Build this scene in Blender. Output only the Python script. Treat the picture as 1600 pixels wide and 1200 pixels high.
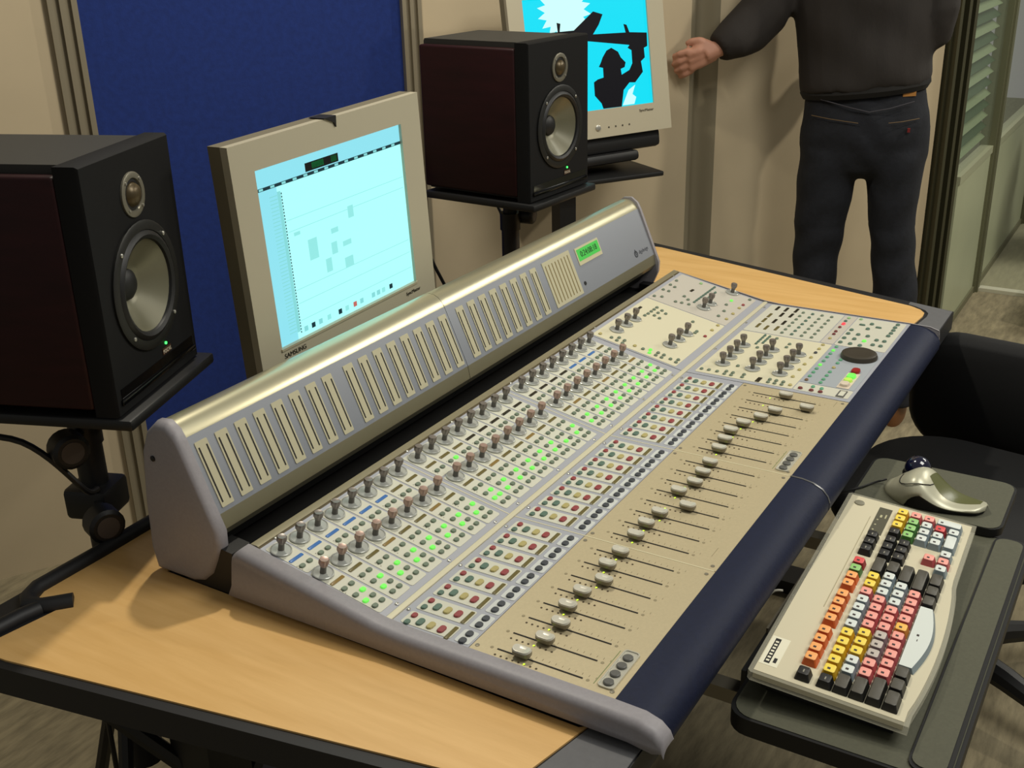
import bpy, bmesh, math, random
from mathutils import Matrix, Vector
random.seed(7)
for o in list(bpy.data.objects): bpy.data.objects.remove(o, do_unlink=True)
SC = bpy.context.scene
COL = SC.collection
# ------------------------------------------------------------------ camera, world, lights, exposure
EX = Vector((0.51605667, -0.3405884, 0.78592942))   # console axes seen in the camera frame (x right, y down, z forward)
EY = Vector((-0.85622503, -0.17967416, 0.484351))
EZ = Vector((-0.02375312, -0.92288501, -0.38434237))
cd = bpy.data.cameras.new('camera'); cam = bpy.data.objects.new('camera', cd); COL.objects.link(cam)
right = Vector((EX[0], EY[0], EZ[0])); up = -Vector((EX[1], EY[1], EZ[1])); back = -Vector((EX[2], EY[2], EZ[2]))
cam.matrix_world = Matrix(((right.x, up.x, back.x, 0), (right.y, up.y, back.y, 0), (right.z, up.z, back.z, 1.58), (0, 0, 0, 1)))
cd.sensor_width = 36; cd.lens = 1746.83/1600*36; cd.clip_start = 0.05; cd.clip_end = 60
SC.camera = cam
W = bpy.data.worlds.new('hall_light'); SC.world = W; W.use_nodes = True
bg = W.node_tree.nodes['Background']; bg.inputs[0].default_value = (1.0, 0.98, 0.90, 1); bg.inputs[1].default_value = 0.15
def lamp(name, kind, loc, energy, color, size=0.1, target=None, sy=None, spot=None):
    d = bpy.data.lights.new(name, kind); d.energy = energy; d.color = color
    if kind == 'AREA':
        d.size = size
        if sy: d.shape = 'RECTANGLE'; d.size_y = sy
    else: d.shadow_soft_size = size
    if spot: d.spot_size = spot; d.spot_blend = 0.6
    o = bpy.data.objects.new(name, d); COL.objects.link(o); o.location = loc
    if target is not None:
        o.rotation_euler = (Vector(target)-Vector(loc)).to_track_quat('-Z', 'Y').to_euler()
    return o
WARM = (1.0, 0.93, 0.78)
lamp('ceiling_spot', 'SPOT', (1.75, 1.36, 2.9), 72, WARM, 0.05, (1.3, 0.85, 0.8), spot=2.3)
lamp('ceiling_panel', 'AREA', (1.7, -0.9, 3.2), 40, (1.0, 0.98, 0.90), 1.2, (1.7, 0.6, 0.8), sy=1.2)
lamp('wall_spot', 'SPOT', (4.0, -1.25, 2.7), 80, WARM, 0.06, (3.4, 1.5, 0.9), spot=1.7)
lamp('aisle_fill', 'AREA', (5.6, -0.9, 3.0), 34, (1.0, 0.98, 0.88), 1.0, (5.2, 0.3, 0.0), sy=1.0)  # added fill lamp, no fixture there: brightens the aisle floor and glazed partition
vs = SC.view_settings
vs.view_transform = 'Standard'; vs.look = 'None'; vs.gamma = 1; vs.use_curve_mapping = False; vs.exposure = 0.12

# ------------------------------------------------------------------ materials
def lin(c):
    c = c/255
    return c/12.92 if c <= 0.04045 else ((c+0.055)/1.055)**2.4
def C3(t): return (lin(t[0]), lin(t[1]), lin(t[2]), 1)
MATS = {}
def mat(name, rgb, rough=0.5, metal=0.0, var=0.0, scale=40.0, bump=0.0, emit=None, es=1.0, stretch=None, spec=None, trans=0.0, alpha=None, rgb2=None, coat=0.0):
    if name in MATS: return MATS[name]
    m = bpy.data.materials.new(name); m.use_nodes = True
    nt = m.node_tree; b = nt.nodes['Principled BSDF']
    b.inputs['Base Color'].default_value = C3(rgb); b.inputs['Roughness'].default_value = rough; b.inputs['Metallic'].default_value = metal
    if spec is not None: b.inputs['Specular IOR Level'].default_value = spec
    if trans: b.inputs['Transmission Weight'].default_value = trans
    if alpha is not None: b.inputs['Alpha'].default_value = alpha
    if coat: b.inputs['Coat Weight'].default_value = coat; b.inputs['Coat Roughness'].default_value = 0.15
    if emit: b.inputs['Emission Color'].default_value = C3(emit); b.inputs['Emission Strength'].default_value = es
    if var or bump:
        tc = nt.nodes.new('ShaderNodeTexCoord'); mp = nt.nodes.new('ShaderNodeMapping'); nz = nt.nodes.new('ShaderNodeTexNoise')
        nz.inputs['Scale'].default_value = scale; nz.inputs['Detail'].default_value = 5; nz.inputs['Roughness'].default_value = 0.6
        if stretch: mp.inputs['Scale'].default_value = stretch
        nt.links.new(tc.outputs['Object'], mp.inputs['Vector']); nt.links.new(mp.outputs['Vector'], nz.inputs['Vector'])
        if var:
            r = nt.nodes.new('ShaderNodeValToRGB'); c = C3(rgb)
            c2 = C3(rgb2) if rgb2 else tuple(min(1, x*(1+var)) for x in c[:3])+(1,)
            c1 = tuple(x*(1-var) for x in c[:3])+(1,) if not rgb2 else c
            r.color_ramp.elements[0].color = c1; r.color_ramp.elements[1].color = c2
            r.color_ramp.elements[0].position = 0.3; r.color_ramp.elements[1].position = 0.7
            nt.links.new(nz.outputs['Fac'], r.inputs['Fac']); nt.links.new(r.outputs['Color'], b.inputs['Base Color'])
        if bump:
            bp = nt.nodes.new('ShaderNodeBump'); bp.inputs['Strength'].default_value = bump; bp.inputs['Distance'].default_value = 0.004
            nt.links.new(nz.outputs['Fac'], bp.inputs['Height']); nt.links.new(bp.outputs['Normal'], b.inputs['Normal'])
    MATS[name] = m
    return m
wall_m = mat('wall_beige_laminate', (196, 179, 148), 0.75, var=0.05, scale=3)
blue_m = mat('wall_blue_felt', (22, 46, 114), 0.95, var=0.15, scale=60, bump=0.2)
alu_m = mat('aluminium_post', (150, 140, 118), 0.45, 0.35)
alud_m = mat('aluminium_groove', (70, 64, 52), 0.6, 0.2)
floor_m = mat('floor_carpet', (142, 131, 104), 0.95, var=0.3, scale=18, bump=0.6, stretch=(0.6, 2.6, 1))
floor2_m = mat('aisle_floor', (158, 154, 126), 0.6, var=0.12, scale=16, bump=0.1, stretch=(0.5, 2.5, 1))
green_m = mat('partition_pale_green', (178, 182, 150), 0.4, var=0.06, scale=2)
wood_m = mat('desk_beech_laminate', (218, 172, 104), 0.38, var=0.10, scale=6, stretch=(9, 0.8, 1), rgb2=(232, 188, 122))
trimk_m = mat('desk_black_edge', (26, 26, 28), 0.55)
trimg_m = mat('desk_grey_trim', (98, 98, 100), 0.6, var=0.06, scale=90)
cheek_m = mat('console_grey_plastic', (150, 146, 150), 0.5, var=0.05, scale=200, bump=0.05)
plate_m = mat('console_blue_grey_plate', (168, 170, 178), 0.5, 0.1)
inset_m = mat('console_ivory_inset', (206, 205, 188), 0.55)
champ_m = mat('console_champagne_plate', (196, 182, 148), 0.45, 0.25, var=0.04, scale=300)
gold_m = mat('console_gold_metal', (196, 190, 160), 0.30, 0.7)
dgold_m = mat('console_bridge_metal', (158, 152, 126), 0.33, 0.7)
navy_m = mat('armrest_navy_leather', (14, 23, 50), 0.6, spec=0.3, var=0.12, scale=120, bump=0.15)
black_m = mat('black_plastic', (16, 16, 17), 0.5)
gloss_m = mat('black_gloss', (8, 8, 9), 0.12)
dark_m = mat('dark_slot', (22, 20, 16), 0.7)
steel_m = mat('knob_grey_metal', (176, 178, 172), 0.25, 0.15)
stem_m = mat('knob_dark_stem', (104, 101, 96), 0.35, 0.3)
capa_m = mat('knob_cap_chrome', (138, 130, 124), 0.28, 0.45)
capb_m = mat('knob_cap_copper', (178, 150, 138), 0.3, 0.4)
bgreen_m = mat('button_grey_green', (108, 122, 104), 0.5)
bteal_m = mat('button_dark_green', (86, 112, 98), 0.5)
bblk_m = mat('button_slate', (62, 66, 72), 0.5)
bred_m = mat('button_red', (146, 62, 64), 0.5)
bochre_m = mat('button_ochre', (176, 164, 106), 0.5)
blit_m = mat('button_lit_green', (110, 220, 90), 0.5, emit=(96, 226, 70), es=0.55)
blitr_m = mat('button_lit_red', (230, 60, 70), 0.5, emit=(235, 70, 80), es=0.6)
led_m = mat('led_lit', (190, 240, 60), 0.5, emit=(190, 245, 50), es=1.4)
ledoff_m = mat('led_off', (70, 56, 34), 0.6)
disp_olive = mat('display_olive', (104, 94, 52), 0.35)
disp_blue = mat('display_blue', (58, 100, 152), 0.35, emit=(50, 100, 170), es=0.22)
disp_black = mat('display_black', (40, 36, 24), 0.3)
screw_m = mat('screw_steel', (200, 198, 188), 0.3, 0.8)
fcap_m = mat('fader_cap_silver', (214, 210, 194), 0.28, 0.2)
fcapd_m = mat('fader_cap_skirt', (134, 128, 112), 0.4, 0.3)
meter_m = mat('meter_ivory', (188, 182, 152), 0.5)
tick_m = mat('print_grey', (150, 138, 108), 0.7)
cloth_m = mat('chair_black_fabric', (15, 15, 16), 0.8, var=0.2, scale=200)
denim_m = mat('denim_dark', (25, 27, 34), 0.9, var=0.22, scale=60, bump=0.3)
jacket_m = mat('jacket_dark_brown', (42, 37, 34), 0.85, var=0.15, scale=7, bump=1.0, stretch=(1.6, 1, 0.7))
skin_m = mat('skin', (196, 142, 118), 0.55)
hair_m = mat('hair_brown', (50, 36, 26), 0.7)
shoe_m = mat('shoe_brown_leather', (110, 70, 36), 0.5)
bezel_m = mat('monitor_silver_bezel', (188, 180, 156), 0.45, 0.1)
bezels_m = mat('monitor_shell_grey', (120, 112, 90), 0.5)
spkred_m = mat('speaker_dark_red_veneer', (40, 9, 12), 0.5, spec=0.3, var=0.25, scale=8, stretch=(1, 1, 6))
spkblk_m = mat('speaker_black_baffle', (11, 11, 12), 0.7, var=0.1, scale=150, spec=0.25)
spktop_m = mat('speaker_grey_top', (46, 45, 41), 0.6)
cone_m = mat('speaker_cone_grey', (116, 113, 92), 0.35, 0.2)
ring_m = mat('speaker_ring_grey', (34, 34, 32), 0.45, 0.3)
tring_m = mat('tweeter_ring_silver', (122, 118, 104), 0.4, 0.4)
brass_m = mat('tweeter_dome_gold', (84, 72, 50), 0.35, 0.5)
tray_m = mat('tray_grey_green', (84, 84, 68), 0.75, var=0.08, scale=200, bump=0.1)
acry_m = mat('keyboard_clear_acrylic', (226, 222, 200), 0.15, alpha=0.28)
kbase_m = mat('keyboard_ivory_base', (214, 206, 178), 0.45)
glass_m = mat('partition_glass', (190, 205, 180), 0.06, alpha=0.12)

# ------------------------------------------------------------------ mesh helpers
class MB:
    def __init__(s): s.v = []; s.f = []; s.mi = []
    def add(s, vs, fs, mi=0, M=None):
        n = len(s.v)
        s.v += [tuple(M @ Vector(p)) if M else tuple(p) for p in vs]
        s.f += [tuple(i+n for i in f) for f in fs]; s.mi += [mi]*len(fs); return s
    def box(s, a, b, mi=0, M=None):
        x0, y0, z0 = a; x1, y1, z1 = b
        return s.add([(x0,y0,z0),(x1,y0,z0),(x1,y1,z0),(x0,y1,z0),(x0,y0,z1),(x1,y0,z1),(x1,y1,z1),(x0,y1,z1)],
            [(0,3,2,1),(4,5,6,7),(0,1,5,4),(1,2,6,5),(2,3,7,6),(3,0,4,7)], mi, M)
    def loft(s, rings, mi=0, M=None, c0=True, c1=True):
        n = len(rings[0]); vs = [p for r in rings for p in r]; fs = []
        for k in range(len(rings)-1):
            for i in range(n):
                j = (i+1) % n; fs.append((k*n+i, k*n+j, (k+1)*n+j, (k+1)*n+i))
        if c0: fs.append(tuple(range(n-1, -1, -1)))
        if c1: fs.append(tuple((len(rings)-1)*n+i for i in range(n)))
        return s.add(vs, fs, mi, M)
    def lathe(s, prof, n=16, mi=0, M=None, cap=True):
        return s.loft([[(r*math.cos(2*math.pi*i/n), r*math.sin(2*math.pi*i/n), z) for i in range(n)] for r, z in prof], mi, M, cap, cap)
    def tube(s, path, r, n=8, mi=0, M=None):
        P = [Vector(p) for p in path]; rings = []; prev = None
        for i, p in enumerate(P):
            t = (P[min(i+1, len(P)-1)]-P[max(i-1, 0)]).normalized()
            if prev is None: a = Vector((0,0,1)) if abs(t.z) < 0.9 else Vector((1,0,0)); u = t.cross(a).normalized()
            else: u = (prev-t*prev.dot(t)).normalized()
            w = t.cross(u); prev = u; rr = r[i] if isinstance(r, (list, tuple)) else r
            rings.append([tuple(p+rr*(u*math.cos(2*math.pi*k/n)+w*math.sin(2*math.pi*k/n))) for k in range(n)])
        return s.loft(rings, mi, M)
    def prism(s, poly, x0, x1, mi=0, M=None):      # poly in (y, z), swept along x
        return s.loft([[(x0, y, z) for y, z in poly], [(x1, y, z) for y, z in poly]], mi, M)
    def slab(s, poly, z0, z1, mi=0, M=None):       # poly in (x, y), ccw
        return s.loft([[(x, y, z0) for x, y in poly], [(x, y, z1) for x, y in poly]], mi, M)
    def mesh(s, name, mats, ang=35):
        me = bpy.data.meshes.new(name); me.from_pydata(s.v, [], s.f)
        for m in (mats if isinstance(mats, (list, tuple)) else [mats]): me.materials.append(m)
        me.polygons.foreach_set('material_index', s.mi)
        b = bmesh.new(); b.from_mesh(me); bmesh.ops.recalc_face_normals(b, faces=b.faces); b.to_mesh(me); b.free()
        me.shade_smooth(); me.set_sharp_from_angle(angle=math.radians(ang)); me.update()
        return me
    def build(s, name, mats, parent=None, loc=(0,0,0), rot=None, ang=35):
        return put(name, s.mesh(name, mats, ang), parent, loc, rot)
def put(name, me, parent=None, loc=(0,0,0), rot=None):
    o = bpy.data.objects.new(name, me); COL.objects.link(o); o.location = loc
    if rot is not None: o.rotation_euler = rot
    if parent: o.parent = parent
    return o
def T(x=0, y=0, z=0): return Matrix.Translation((x, y, z))
def RX(a): return Matrix.Rotation(a, 4, 'X')
def RY(a): return Matrix.Rotation(a, 4, 'Y')
def RZ(a): return Matrix.Rotation(a, 4, 'Z')
def rbox(a, b, r, seg=2):
    m = MB().box(a, b); me = bpy.data.meshes.new('t'); me.from_pydata(m.v, [], m.f)
    bm = bmesh.new(); bm.from_mesh(me)
    bmesh.ops.bevel(bm, geom=bm.edges[:], offset=r, segments=seg, profile=0.5, affect='EDGES')
    out = MB(); bm.verts.ensure_lookup_table()
    out.v = [tuple(v.co) for v in bm.verts]; out.f = [tuple(v.index for v in f.verts) for f in bm.faces]; out.mi = [0]*len(out.f)
    bm.free(); bpy.data.meshes.remove(me); return out
def rrect(x0, y0, x1, y1, r, n=5):
    pts = []
    for cx, cy, a0 in ((x1-r, y0+r, -90), (x1-r, y1-r, 0), (x0+r, y1-r, 90), (x0+r, y0+r, 180)):
        for k in range(n+1):
            a = math.radians(a0+90*k/n); pts.append((cx+r*math.cos(a), cy+r*math.sin(a)))
    return pts
def thing(name, label, cat, loc=(0,0,0), rz=0, group=None):
    o = bpy.data.objects.new(name, None); COL.objects.link(o); o.location = loc; o.rotation_euler = (0, 0, rz); o.empty_display_size = 0.05
    o['label'] = label; o['category'] = cat
    if group: o['group'] = group
    return o
def tag(o, label, cat, group=None):
    o['label'] = label; o['category'] = cat
    if group: o['group'] = group
    return o
def structure(o, label, cat):
    o['kind'] = 'structure'; o['label'] = label; o['category'] = cat; return o
def text(name, body, size, material, parent, M, ext=0.0003, align='CENTER'):
    cu = bpy.data.curves.new('t', 'FONT'); cu.body = body; cu.size = size; cu.extrude = ext; cu.align_x = align; cu.align_y = 'CENTER'
    t = bpy.data.objects.new('t', cu); COL.objects.link(t)
    me = bpy.data.meshes.new_from_object(t.evaluated_get(bpy.context.evaluated_depsgraph_get()))
    bpy.data.objects.remove(t, do_unlink=True); bpy.data.curves.remove(cu)
    me.materials.clear(); me.materials.append(material)
    o = put(name, me, parent); o.matrix_local = M; return o
def remesh(mb, name, mats, voxel, parent, smooth=6):
    o = mb.build(name, mats, parent)
    m = o.modifiers.new('r', 'REMESH'); m.mode = 'VOXEL'; m.voxel_size = voxel; m.use_smooth_shade = True
    s = o.modifiers.new('s', 'SMOOTH'); s.factor = 0.5; s.iterations = smooth
    dg = bpy.context.evaluated_depsgraph_get(); dg.update()
    me = bpy.data.meshes.new_from_object(o.evaluated_get(dg)); o.modifiers.clear()
    old = o.data; o.data = me; me.name = name; bpy.data.meshes.remove(old)
    me.shade_smooth()
    return o
def copy_tree(o, parent=None):
    c = o.copy(); COL.objects.link(c); c.parent = parent
    for ch in list(o.children): copy_tree(ch, c)
    return c

# ================================================================== SETTING
structure(MB().box((-3, -4, -0.05), (5.14, 6, 0)).build('floor', floor_m), 'grey brown mottled carpet under the desk and chairs', 'floor')
structure(MB().box((5.14, -4, -0.05), (11, 6, 0)).build('floor', floor2_m), 'pale grey floor of the aisle beyond the threshold strip', 'floor')
structure(MB().prism([(-1.2, 0.0), (0.715, 0.0), (0.715, 0.012), (0.70, 0.016), (-1.2, 0.016)], 5.12, 5.165).build('trim_1', mat('threshold_white', (215, 212, 190), 0.5)), 'white threshold strip across the floor', 'trim')

# back wall: a line of one-metre panels, 45 degrees to the console; local x runs along the wall, local -y faces the room
wb = bpy.data.objects.new('wall_back', None); COL.objects.link(wb); wb.location = (4.40, 0.756, 0); wb.rotation_euler = (0, 0, math.radians(149.5))
structure(wb, 'beige panel wall with aluminium posts and one blue felt panel', 'wall')
HW = 2.6
def wall_panel(name, x0, x1, m):      # room side is local +y here
    return MB().box((x0, -0.04, 0), (x1, 0.0, HW)).build(name, m, wb)
wall_panel('wall_panel', 0.12, 1.122, wall_m); wall_panel('wall_panel', 1.232, 2.135, wall_m)
# soft rounded joint between the two beige panels
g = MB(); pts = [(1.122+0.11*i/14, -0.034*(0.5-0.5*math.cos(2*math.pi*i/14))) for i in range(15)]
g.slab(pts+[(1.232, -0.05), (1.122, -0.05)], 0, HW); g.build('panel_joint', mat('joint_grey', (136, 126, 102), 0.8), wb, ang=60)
wall_panel('felt_panel', 2.19, 3.0, blue_m); wall_panel('wall_panel', 3.065, 4.0, wall_m); wall_panel('wall_panel', 4.05, 5.0, wall_m)
def post(x0, x1, name='wall_post'):
    n = max(3, int(round((x1-x0)/0.012))); m = MB().box((x0, -0.05, 0), (x1, 0.006, HW))
    w = (x1-x0)/n
    for i in range(n):
        if i % 2 == 0: m.box((x0+i*w, 0.004, 0), (x0+(i+1)*w, 0.018, HW))
    return m.build(name, alu_m, wb)
post(2.135, 2.19); post(3.0, 3.065); post(4.0, 4.05)
m = MB().box((0.01, -0.06, 0), (0.11, 0.012, HW))
for x in (0.012, 0.045, 0.085): m.box((x, 0.010, 0), (x+0.014, 0.034, HW))
m.build('corner_post', mat('corner_post_olive', (74, 72, 52), 0.5, 0.25), wb)

# glazed partition running parallel to the console
wr = bpy.data.objects.new('wall_right', None); COL.objects.link(wr); wr.location = (4.42, 0.73, 0)
structure(wr, 'pale green glazed partition with metal posts', 'wall')
RZ0 = 0.62
m = MB().box((-0.02, 0, 0.03), (0.665, 0.035, RZ0)); m.build('lower_panel', green_m, wr)
m = MB().box((0.745, 0, 0.03), (2.0, 0.035, RZ0)); m.build('lower_panel', green_m, wr)
m = MB().box((2.1, 0, 0.03), (3.4, 0.035, RZ0)); m.build('lower_panel', green_m, wr)
for a, b in ((-0.02, 0.665), (0.745, 2.0), (2.1, 3.4)):
    MB().box((a, -0.006, RZ0), (b, 0.045, RZ0+0.03)).build('rail', mat('rail_pale', (190, 192, 160), 0.4, 0.3), wr)
    MB().box((a, -0.008, 0), (b, 0.045, 0.03)).build('skirting', mat('skirting_green', (120, 118, 92), 0.5, 0.2), wr)
    MB().box((a, 0.012, RZ0+0.03), (b, 0.02, HW)).build('glass_pane', glass_m, wr)
for a, b in ((0.665, 0.745), (2.0, 2.1), (3.4, 3.5)):
    m = MB().box((a, -0.012, 0), (b, 0.05, HW)); m.box((a+0.015, -0.022, 0), (a+0.035, -0.01, HW)); m.box((b-0.035, -0.022, 0), (b-0.015, -0.01, HW))
    m.build('post', mat('partition_post_olive', (112, 112, 86), 0.5, 0.2), wr)
# louvred blind hanging behind the first pane
vb = thing('louvre_blind', 'dark green slatted blind hanging behind the partition glass', 'blind', (4.745, 0.785, 0.68))
MB().box((-0.36, -0.02, 1.80), (0.34, 0.03, 1.84)).build('head_rail', mat('blind_rail', (60, 80, 56), 0.5), vb)
sl = MB(); sl.add([(-0.36, -0.022, -0.016), (0.34, -0.022, -0.016), (0.34, 0.022, 0.016), (-0.36, 0.022, 0.016), (-0.36, -0.023, -0.0145), (0.34, -0.023, -0.0145), (0.34, 0.021, 0.0175), (-0.36, 0.021, 0.0175)],
    [(0,3,2,1),(4,5,6,7),(0,1,5,4),(1,2,6,5),(2,3,7,6),(3,0,4,7)])
sme = sl.mesh('blind_slat', mat('blind_green', (50, 74, 46), 0.45))
sme2 = sl.mesh('blind_slat', mat('blind_pale_green', (132, 148, 112), 0.45))
for k in range(40): put('blind_slat', sme if k % 2 else sme2, vb, (0, 0, 0.02+k*0.0445))

# ================================================================== DESK
TZ = 0.765
desk = thing('console_desk', 'beech topped desk with black edging carrying the mixing console', 'desk', (1.6, 0.8, 0))
dk = lambda x, y: (x-1.6, y-0.8)
outer = [dk(*p) for p in [(0.752, 0.385), (2.472, 0.385), (2.705, 1.235), (0.600, 1.235)]]
MB().slab(outer, TZ-0.040, TZ-0.001).build('edge_band', trimk_m, desk)
# wooden boards: near wing, far wing and the strip behind the bridge
nw = [(0.872, 0.452), (0.866, 0.46), (0.872, 1.10), (0.95, 1.10), (0.95, 1.21), (0.752, 1.21), (0.738, 1.203), (0.733, 1.19), (0.742, 1.165), (0.735, 1.155), (0.640, 1.170), (0.630, 1.16), (0.633, 1.12), (0.714, 0.69), (0.752, 0.487), (0.760, 0.478)]
MB().slab([dk(*p) for p in nw], TZ-0.002, TZ+0.0015).build('wood_board', wood_m, desk)
fw = [(2.262, 0.45), (2.405, 0.436), (2.428, 0.438), (2.446, 0.45), (2.462, 0.474), (2.655, 1.16), (2.655, 1.19), (2.635, 1.205), (2.262, 1.205)]
MB().slab([dk(*p) for p in fw], TZ-0.002, TZ+0.0015).build('wood_board', wood_m, desk)
MB().slab([dk(*p) for p in [(0.955, 1.09), (2.258, 1.09), (2.258, 1.205), (0.955, 1.205)]], TZ-0.002, TZ+0.0015).build('wood_board', wood_m, desk)
MB().slab([dk(*p) for p in [(0.756, 0.387), (0.872, 0.387), (0.874, 0.449), (0.760, 0.474), (0.748, 0.480), (0.744, 0.47)]], TZ-0.002, TZ+0.001).build('front_trim', trimg_m, desk)
MB().slab([dk(*p) for p in [(2.262, 0.387), (2.466, 0.387), (2.492, 0.482), (2.474, 0.482), (2.464, 0.462), (2.448, 0.440), (2.43, 0.430), (2.405, 0.428), (2.262, 0.444)]], TZ-0.002, TZ+0.001).build('front_trim', trimg_m, desk)
# black raised lip with the cable notch at the back of the near wing
lip = MB()
lip.tube([(x-1.6, y-0.8, TZ+0.002) for x, y in [(0.97, 1.222), (0.86, 1.219), (0.755, 1.219), (0.735, 1.210), (0.724, 1.195), (0.728, 1.178), (0.740, 1.166), (0.758, 1.150)]], 0.0125, 18)
lip.build('cable_lip', trimk_m, desk)
MB().tube([(x-1.6, y-0.8, TZ+0.002) for x, y in [(0.725, 1.176), (0.700, 1.182), (0.66, 1.186), (0.63, 1.184)]], 0.0115, 18).build('cable_lip', trimk_m, desk)
for (x0, y0) in ((0.80, 0.98), (2.42, 0.98)):
    s = 1 if x0 < 1.6 else -1
    MB().box((x0-1.635, y0-0.835, 0.03), (x0-1.565, y0-0.765, TZ-0.04)).build('leg', black_m, desk)
    MB().box((x0-1.64, y0-1.25, 0.0), (x0-1.56, y0-0.65, 0.035)).build('foot', black_m, desk)
    MB().tube([(x0-1.6, y0-0.8, 0.42), (x0-1.6, y0-1.17, TZ-0.045)], 0.016).build('brace', black_m, desk)
    MB().tube([(x0-1.6, y0-0.8, 0.42), (x0-1.6+s*0.3, y0-0.8, TZ-0.045)], 0.014).build('brace', black_m, desk)
    MB().tube([(x0-1.6, y0-0.8, 0.50), (x0-1.6-s*0.12, y0-0.68, TZ-0.045)], 0.012).build('brace', black_m, desk)
MB().box((-0.74, 0.20, 0.20), (0.78, 0.225, TZ-0.04)).build('modesty_panel', mat('modesty_blue_grey', (84, 86, 104), 0.7), desk)

# ================================================================== MIXING CONSOLE
XC, YC = 1.56, 0.70
con = thing('mixing_console', 'long silver mixing console with meter bridge, knobs, buttons and faders', 'mixing console', (XC, YC, TZ))
def cl(x, y, z): return (x-XC, y-YC, z-TZ)
CM = T(-XC, -YC, -TZ)
SLP = 0.20; PX0, PX1 = 0.889, 2.243; YD, YB = 0.732, 0.940; ZP = 0.80
def uz(y): return ZP+max(0, y-YD)*SLP
TILT = math.atan(SLP)
# body
MB().prism([(0.428, TZ+0.002), (0.428, 0.7965), (YD, 0.7965), (YB, uz(YB)-0.0035), (0.955, uz(YB)-0.0035), (0.955, 0.79), (1.10, 0.79), (1.10, TZ+0.002)], PX0, PX1, 0, CM).build('chassis', mat('chassis_black', (20, 19, 18), 0.6), con)
# side cheeks: rounded nose at the front, rising to the back
def cheek(x0, x1):
    top = [(0.358, 0.778), (0.362, 0.788), (0.372, 0.797), (0.39, 0.8025), (0.43, 0.8035), (0.70, 0.8035), (0.735, 0.806), (YB+0.01, uz(YB)+0.004), (0.960, uz(YB)-0.004), (0.966, 0.80), (0.974, TZ+0.006)]
    bot = [(0.40, TZ+0.006), (0.372, TZ+0.002), (0.361, TZ+0.006)]
    pr = top+bot; m = MB()
    if x0 > 1: pr = [(max(y, 0.371) if y < 0.40 else y, z-0.002) for y, z in pr]
    cy = sum(p[0] for p in pr)/len(pr); cz = sum(p[1] for p in pr)/len(pr)
    def ring(x, d):
        r = []; n = len(pr)
        for i in range(n):
            y, z = pr[i]; r.append((x, y, z-(d if z > 0.775 else -d*0.3)))
        return r
    m.loft([ring(x0, 0.010), ring(x0+0.002, 0.004), ring(x0+0.006, 0.001), ring(x0+0.010, 0), ring(x1-0.003, 0), ring(x1, 0.002)] if x0 < 1 else
           [ring(x0, 0.002), ring(x0+0.003, 0), ring(x1-0.010, 0), ring(x1-0.006, 0.001), ring(x1-0.002, 0.004), ring(x1, 0.010)], 0, CM)
    m.build('side_cheek', cheek_m, con, ang=50)
cheek(0.862, PX0-0.0005); cheek(PX1+0.0005, 2.253)
# armrest in two lengths
ap = [(0.4275, 0.8005), (0.41, 0.800), (0.395, 0.797), (0.380, 0.790), (0.371, 0.780), (0.367, 0.770), (0.368, 0.757), (0.376, 0.747), (0.384, 0.745), (0.384, 0.767), (0.4275, 0.767)]
MB().prism(ap, PX0, 1.4805, 0, CM).build('armrest', navy_m, con, ang=60)
MB().prism(ap, 1.4845, PX1, 0, CM).build('armrest', navy_m, con, ang=60)
MB().prism([(y+0.0005 if y > 0.4 else y-0.0008, z+0.0006) for y, z in ap[:6]]+[(0.38, 0.77), (0.4275, 0.77)], 1.4807, 1.4843, 0, CM).build('armrest_joint', mat('joint_chrome', (120, 120, 120), 0.3, 0.6), con)
# plates
BANK = (0.904, 1.2045, 1.508); PITCH = 0.0359
def bx0(b): return (PX0, 1.181, 1.4835)[b]
def bx1(b): return (1.1795, 1.482, 1.7935)[b]
def flat(name, x0, y0, x1, y1, m, z1=ZP, t=0.0035, par=None):
    return MB().box((x0, y0, z1-t), (x1, y1, z1), 0, CM).build(name, m, par or con)
def slope(name, x0, y0, x1, y1, m, dz=0.0, t=0.0035):
    q = MB().prism([(y0, uz(y0)+dz-t), (y0, uz(y0)+dz), (y1, uz(y1)+dz), (y1, uz(y1)+dz-t)], x0, x1, 0, CM)
    return q.build(name, m, con)
for b in range(3):
    if b < 2: MB().box((bx1(b), 0.43, ZP-0.003), (bx0(b+1), 0.728, ZP+0.0004), 0, CM).prism([(0.738, uz(0.738)-0.003), (0.738, uz(0.738)+0.0004), (YB-0.004, uz(YB-0.004)+0.0004), (YB-0.004, uz(YB-0.004)-0.003)], bx1(b), bx0(b+1), 0, CM).build('module_seam', mat('seam_ivory', (222, 214, 180), 0.4), con)
    flat('fader_plate', bx0(b), 0.428, bx1(b), 0.6165, champ_m)
    flat('button_plate', bx0(b), 0.6175, bx1(b), 0.728, plate_m)
    slope('upper_plate', bx0(b), 0.738, bx1(b), YB-0.004, plate_m)
MB().prism([(0.7285, ZP-0.002), (0.7285, ZP+0.0015), (0.7315, ZP+0.0025), (0.7365, uz(0.7365)+0.0015), (0.7375, uz(0.7375)-0.002)], PX0, PX1, 0, CM).build('divider_rail', mat('console_rail_ivory', (214, 208, 180), 0.4, 0.15), con)
MB().prism([(YB-0.003, uz(YB)-0.003), (YB-0.003, uz(YB)+0.001), (YB, uz(YB)+0.002), (YB+0.010, uz(YB)+0.002), (YB+0.013, uz(YB)-0.004)], PX0, PX1, 0, CM).build('back_rail', mat('console_rail_champagne', (140, 132, 106), 0.4, 0.25), con)
slope('rail_groove', PX0, YB-0.0055, PX1, YB-0.0035, mat('groove_brown', (84, 70, 40), 0.6), 0.0004)
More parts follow.
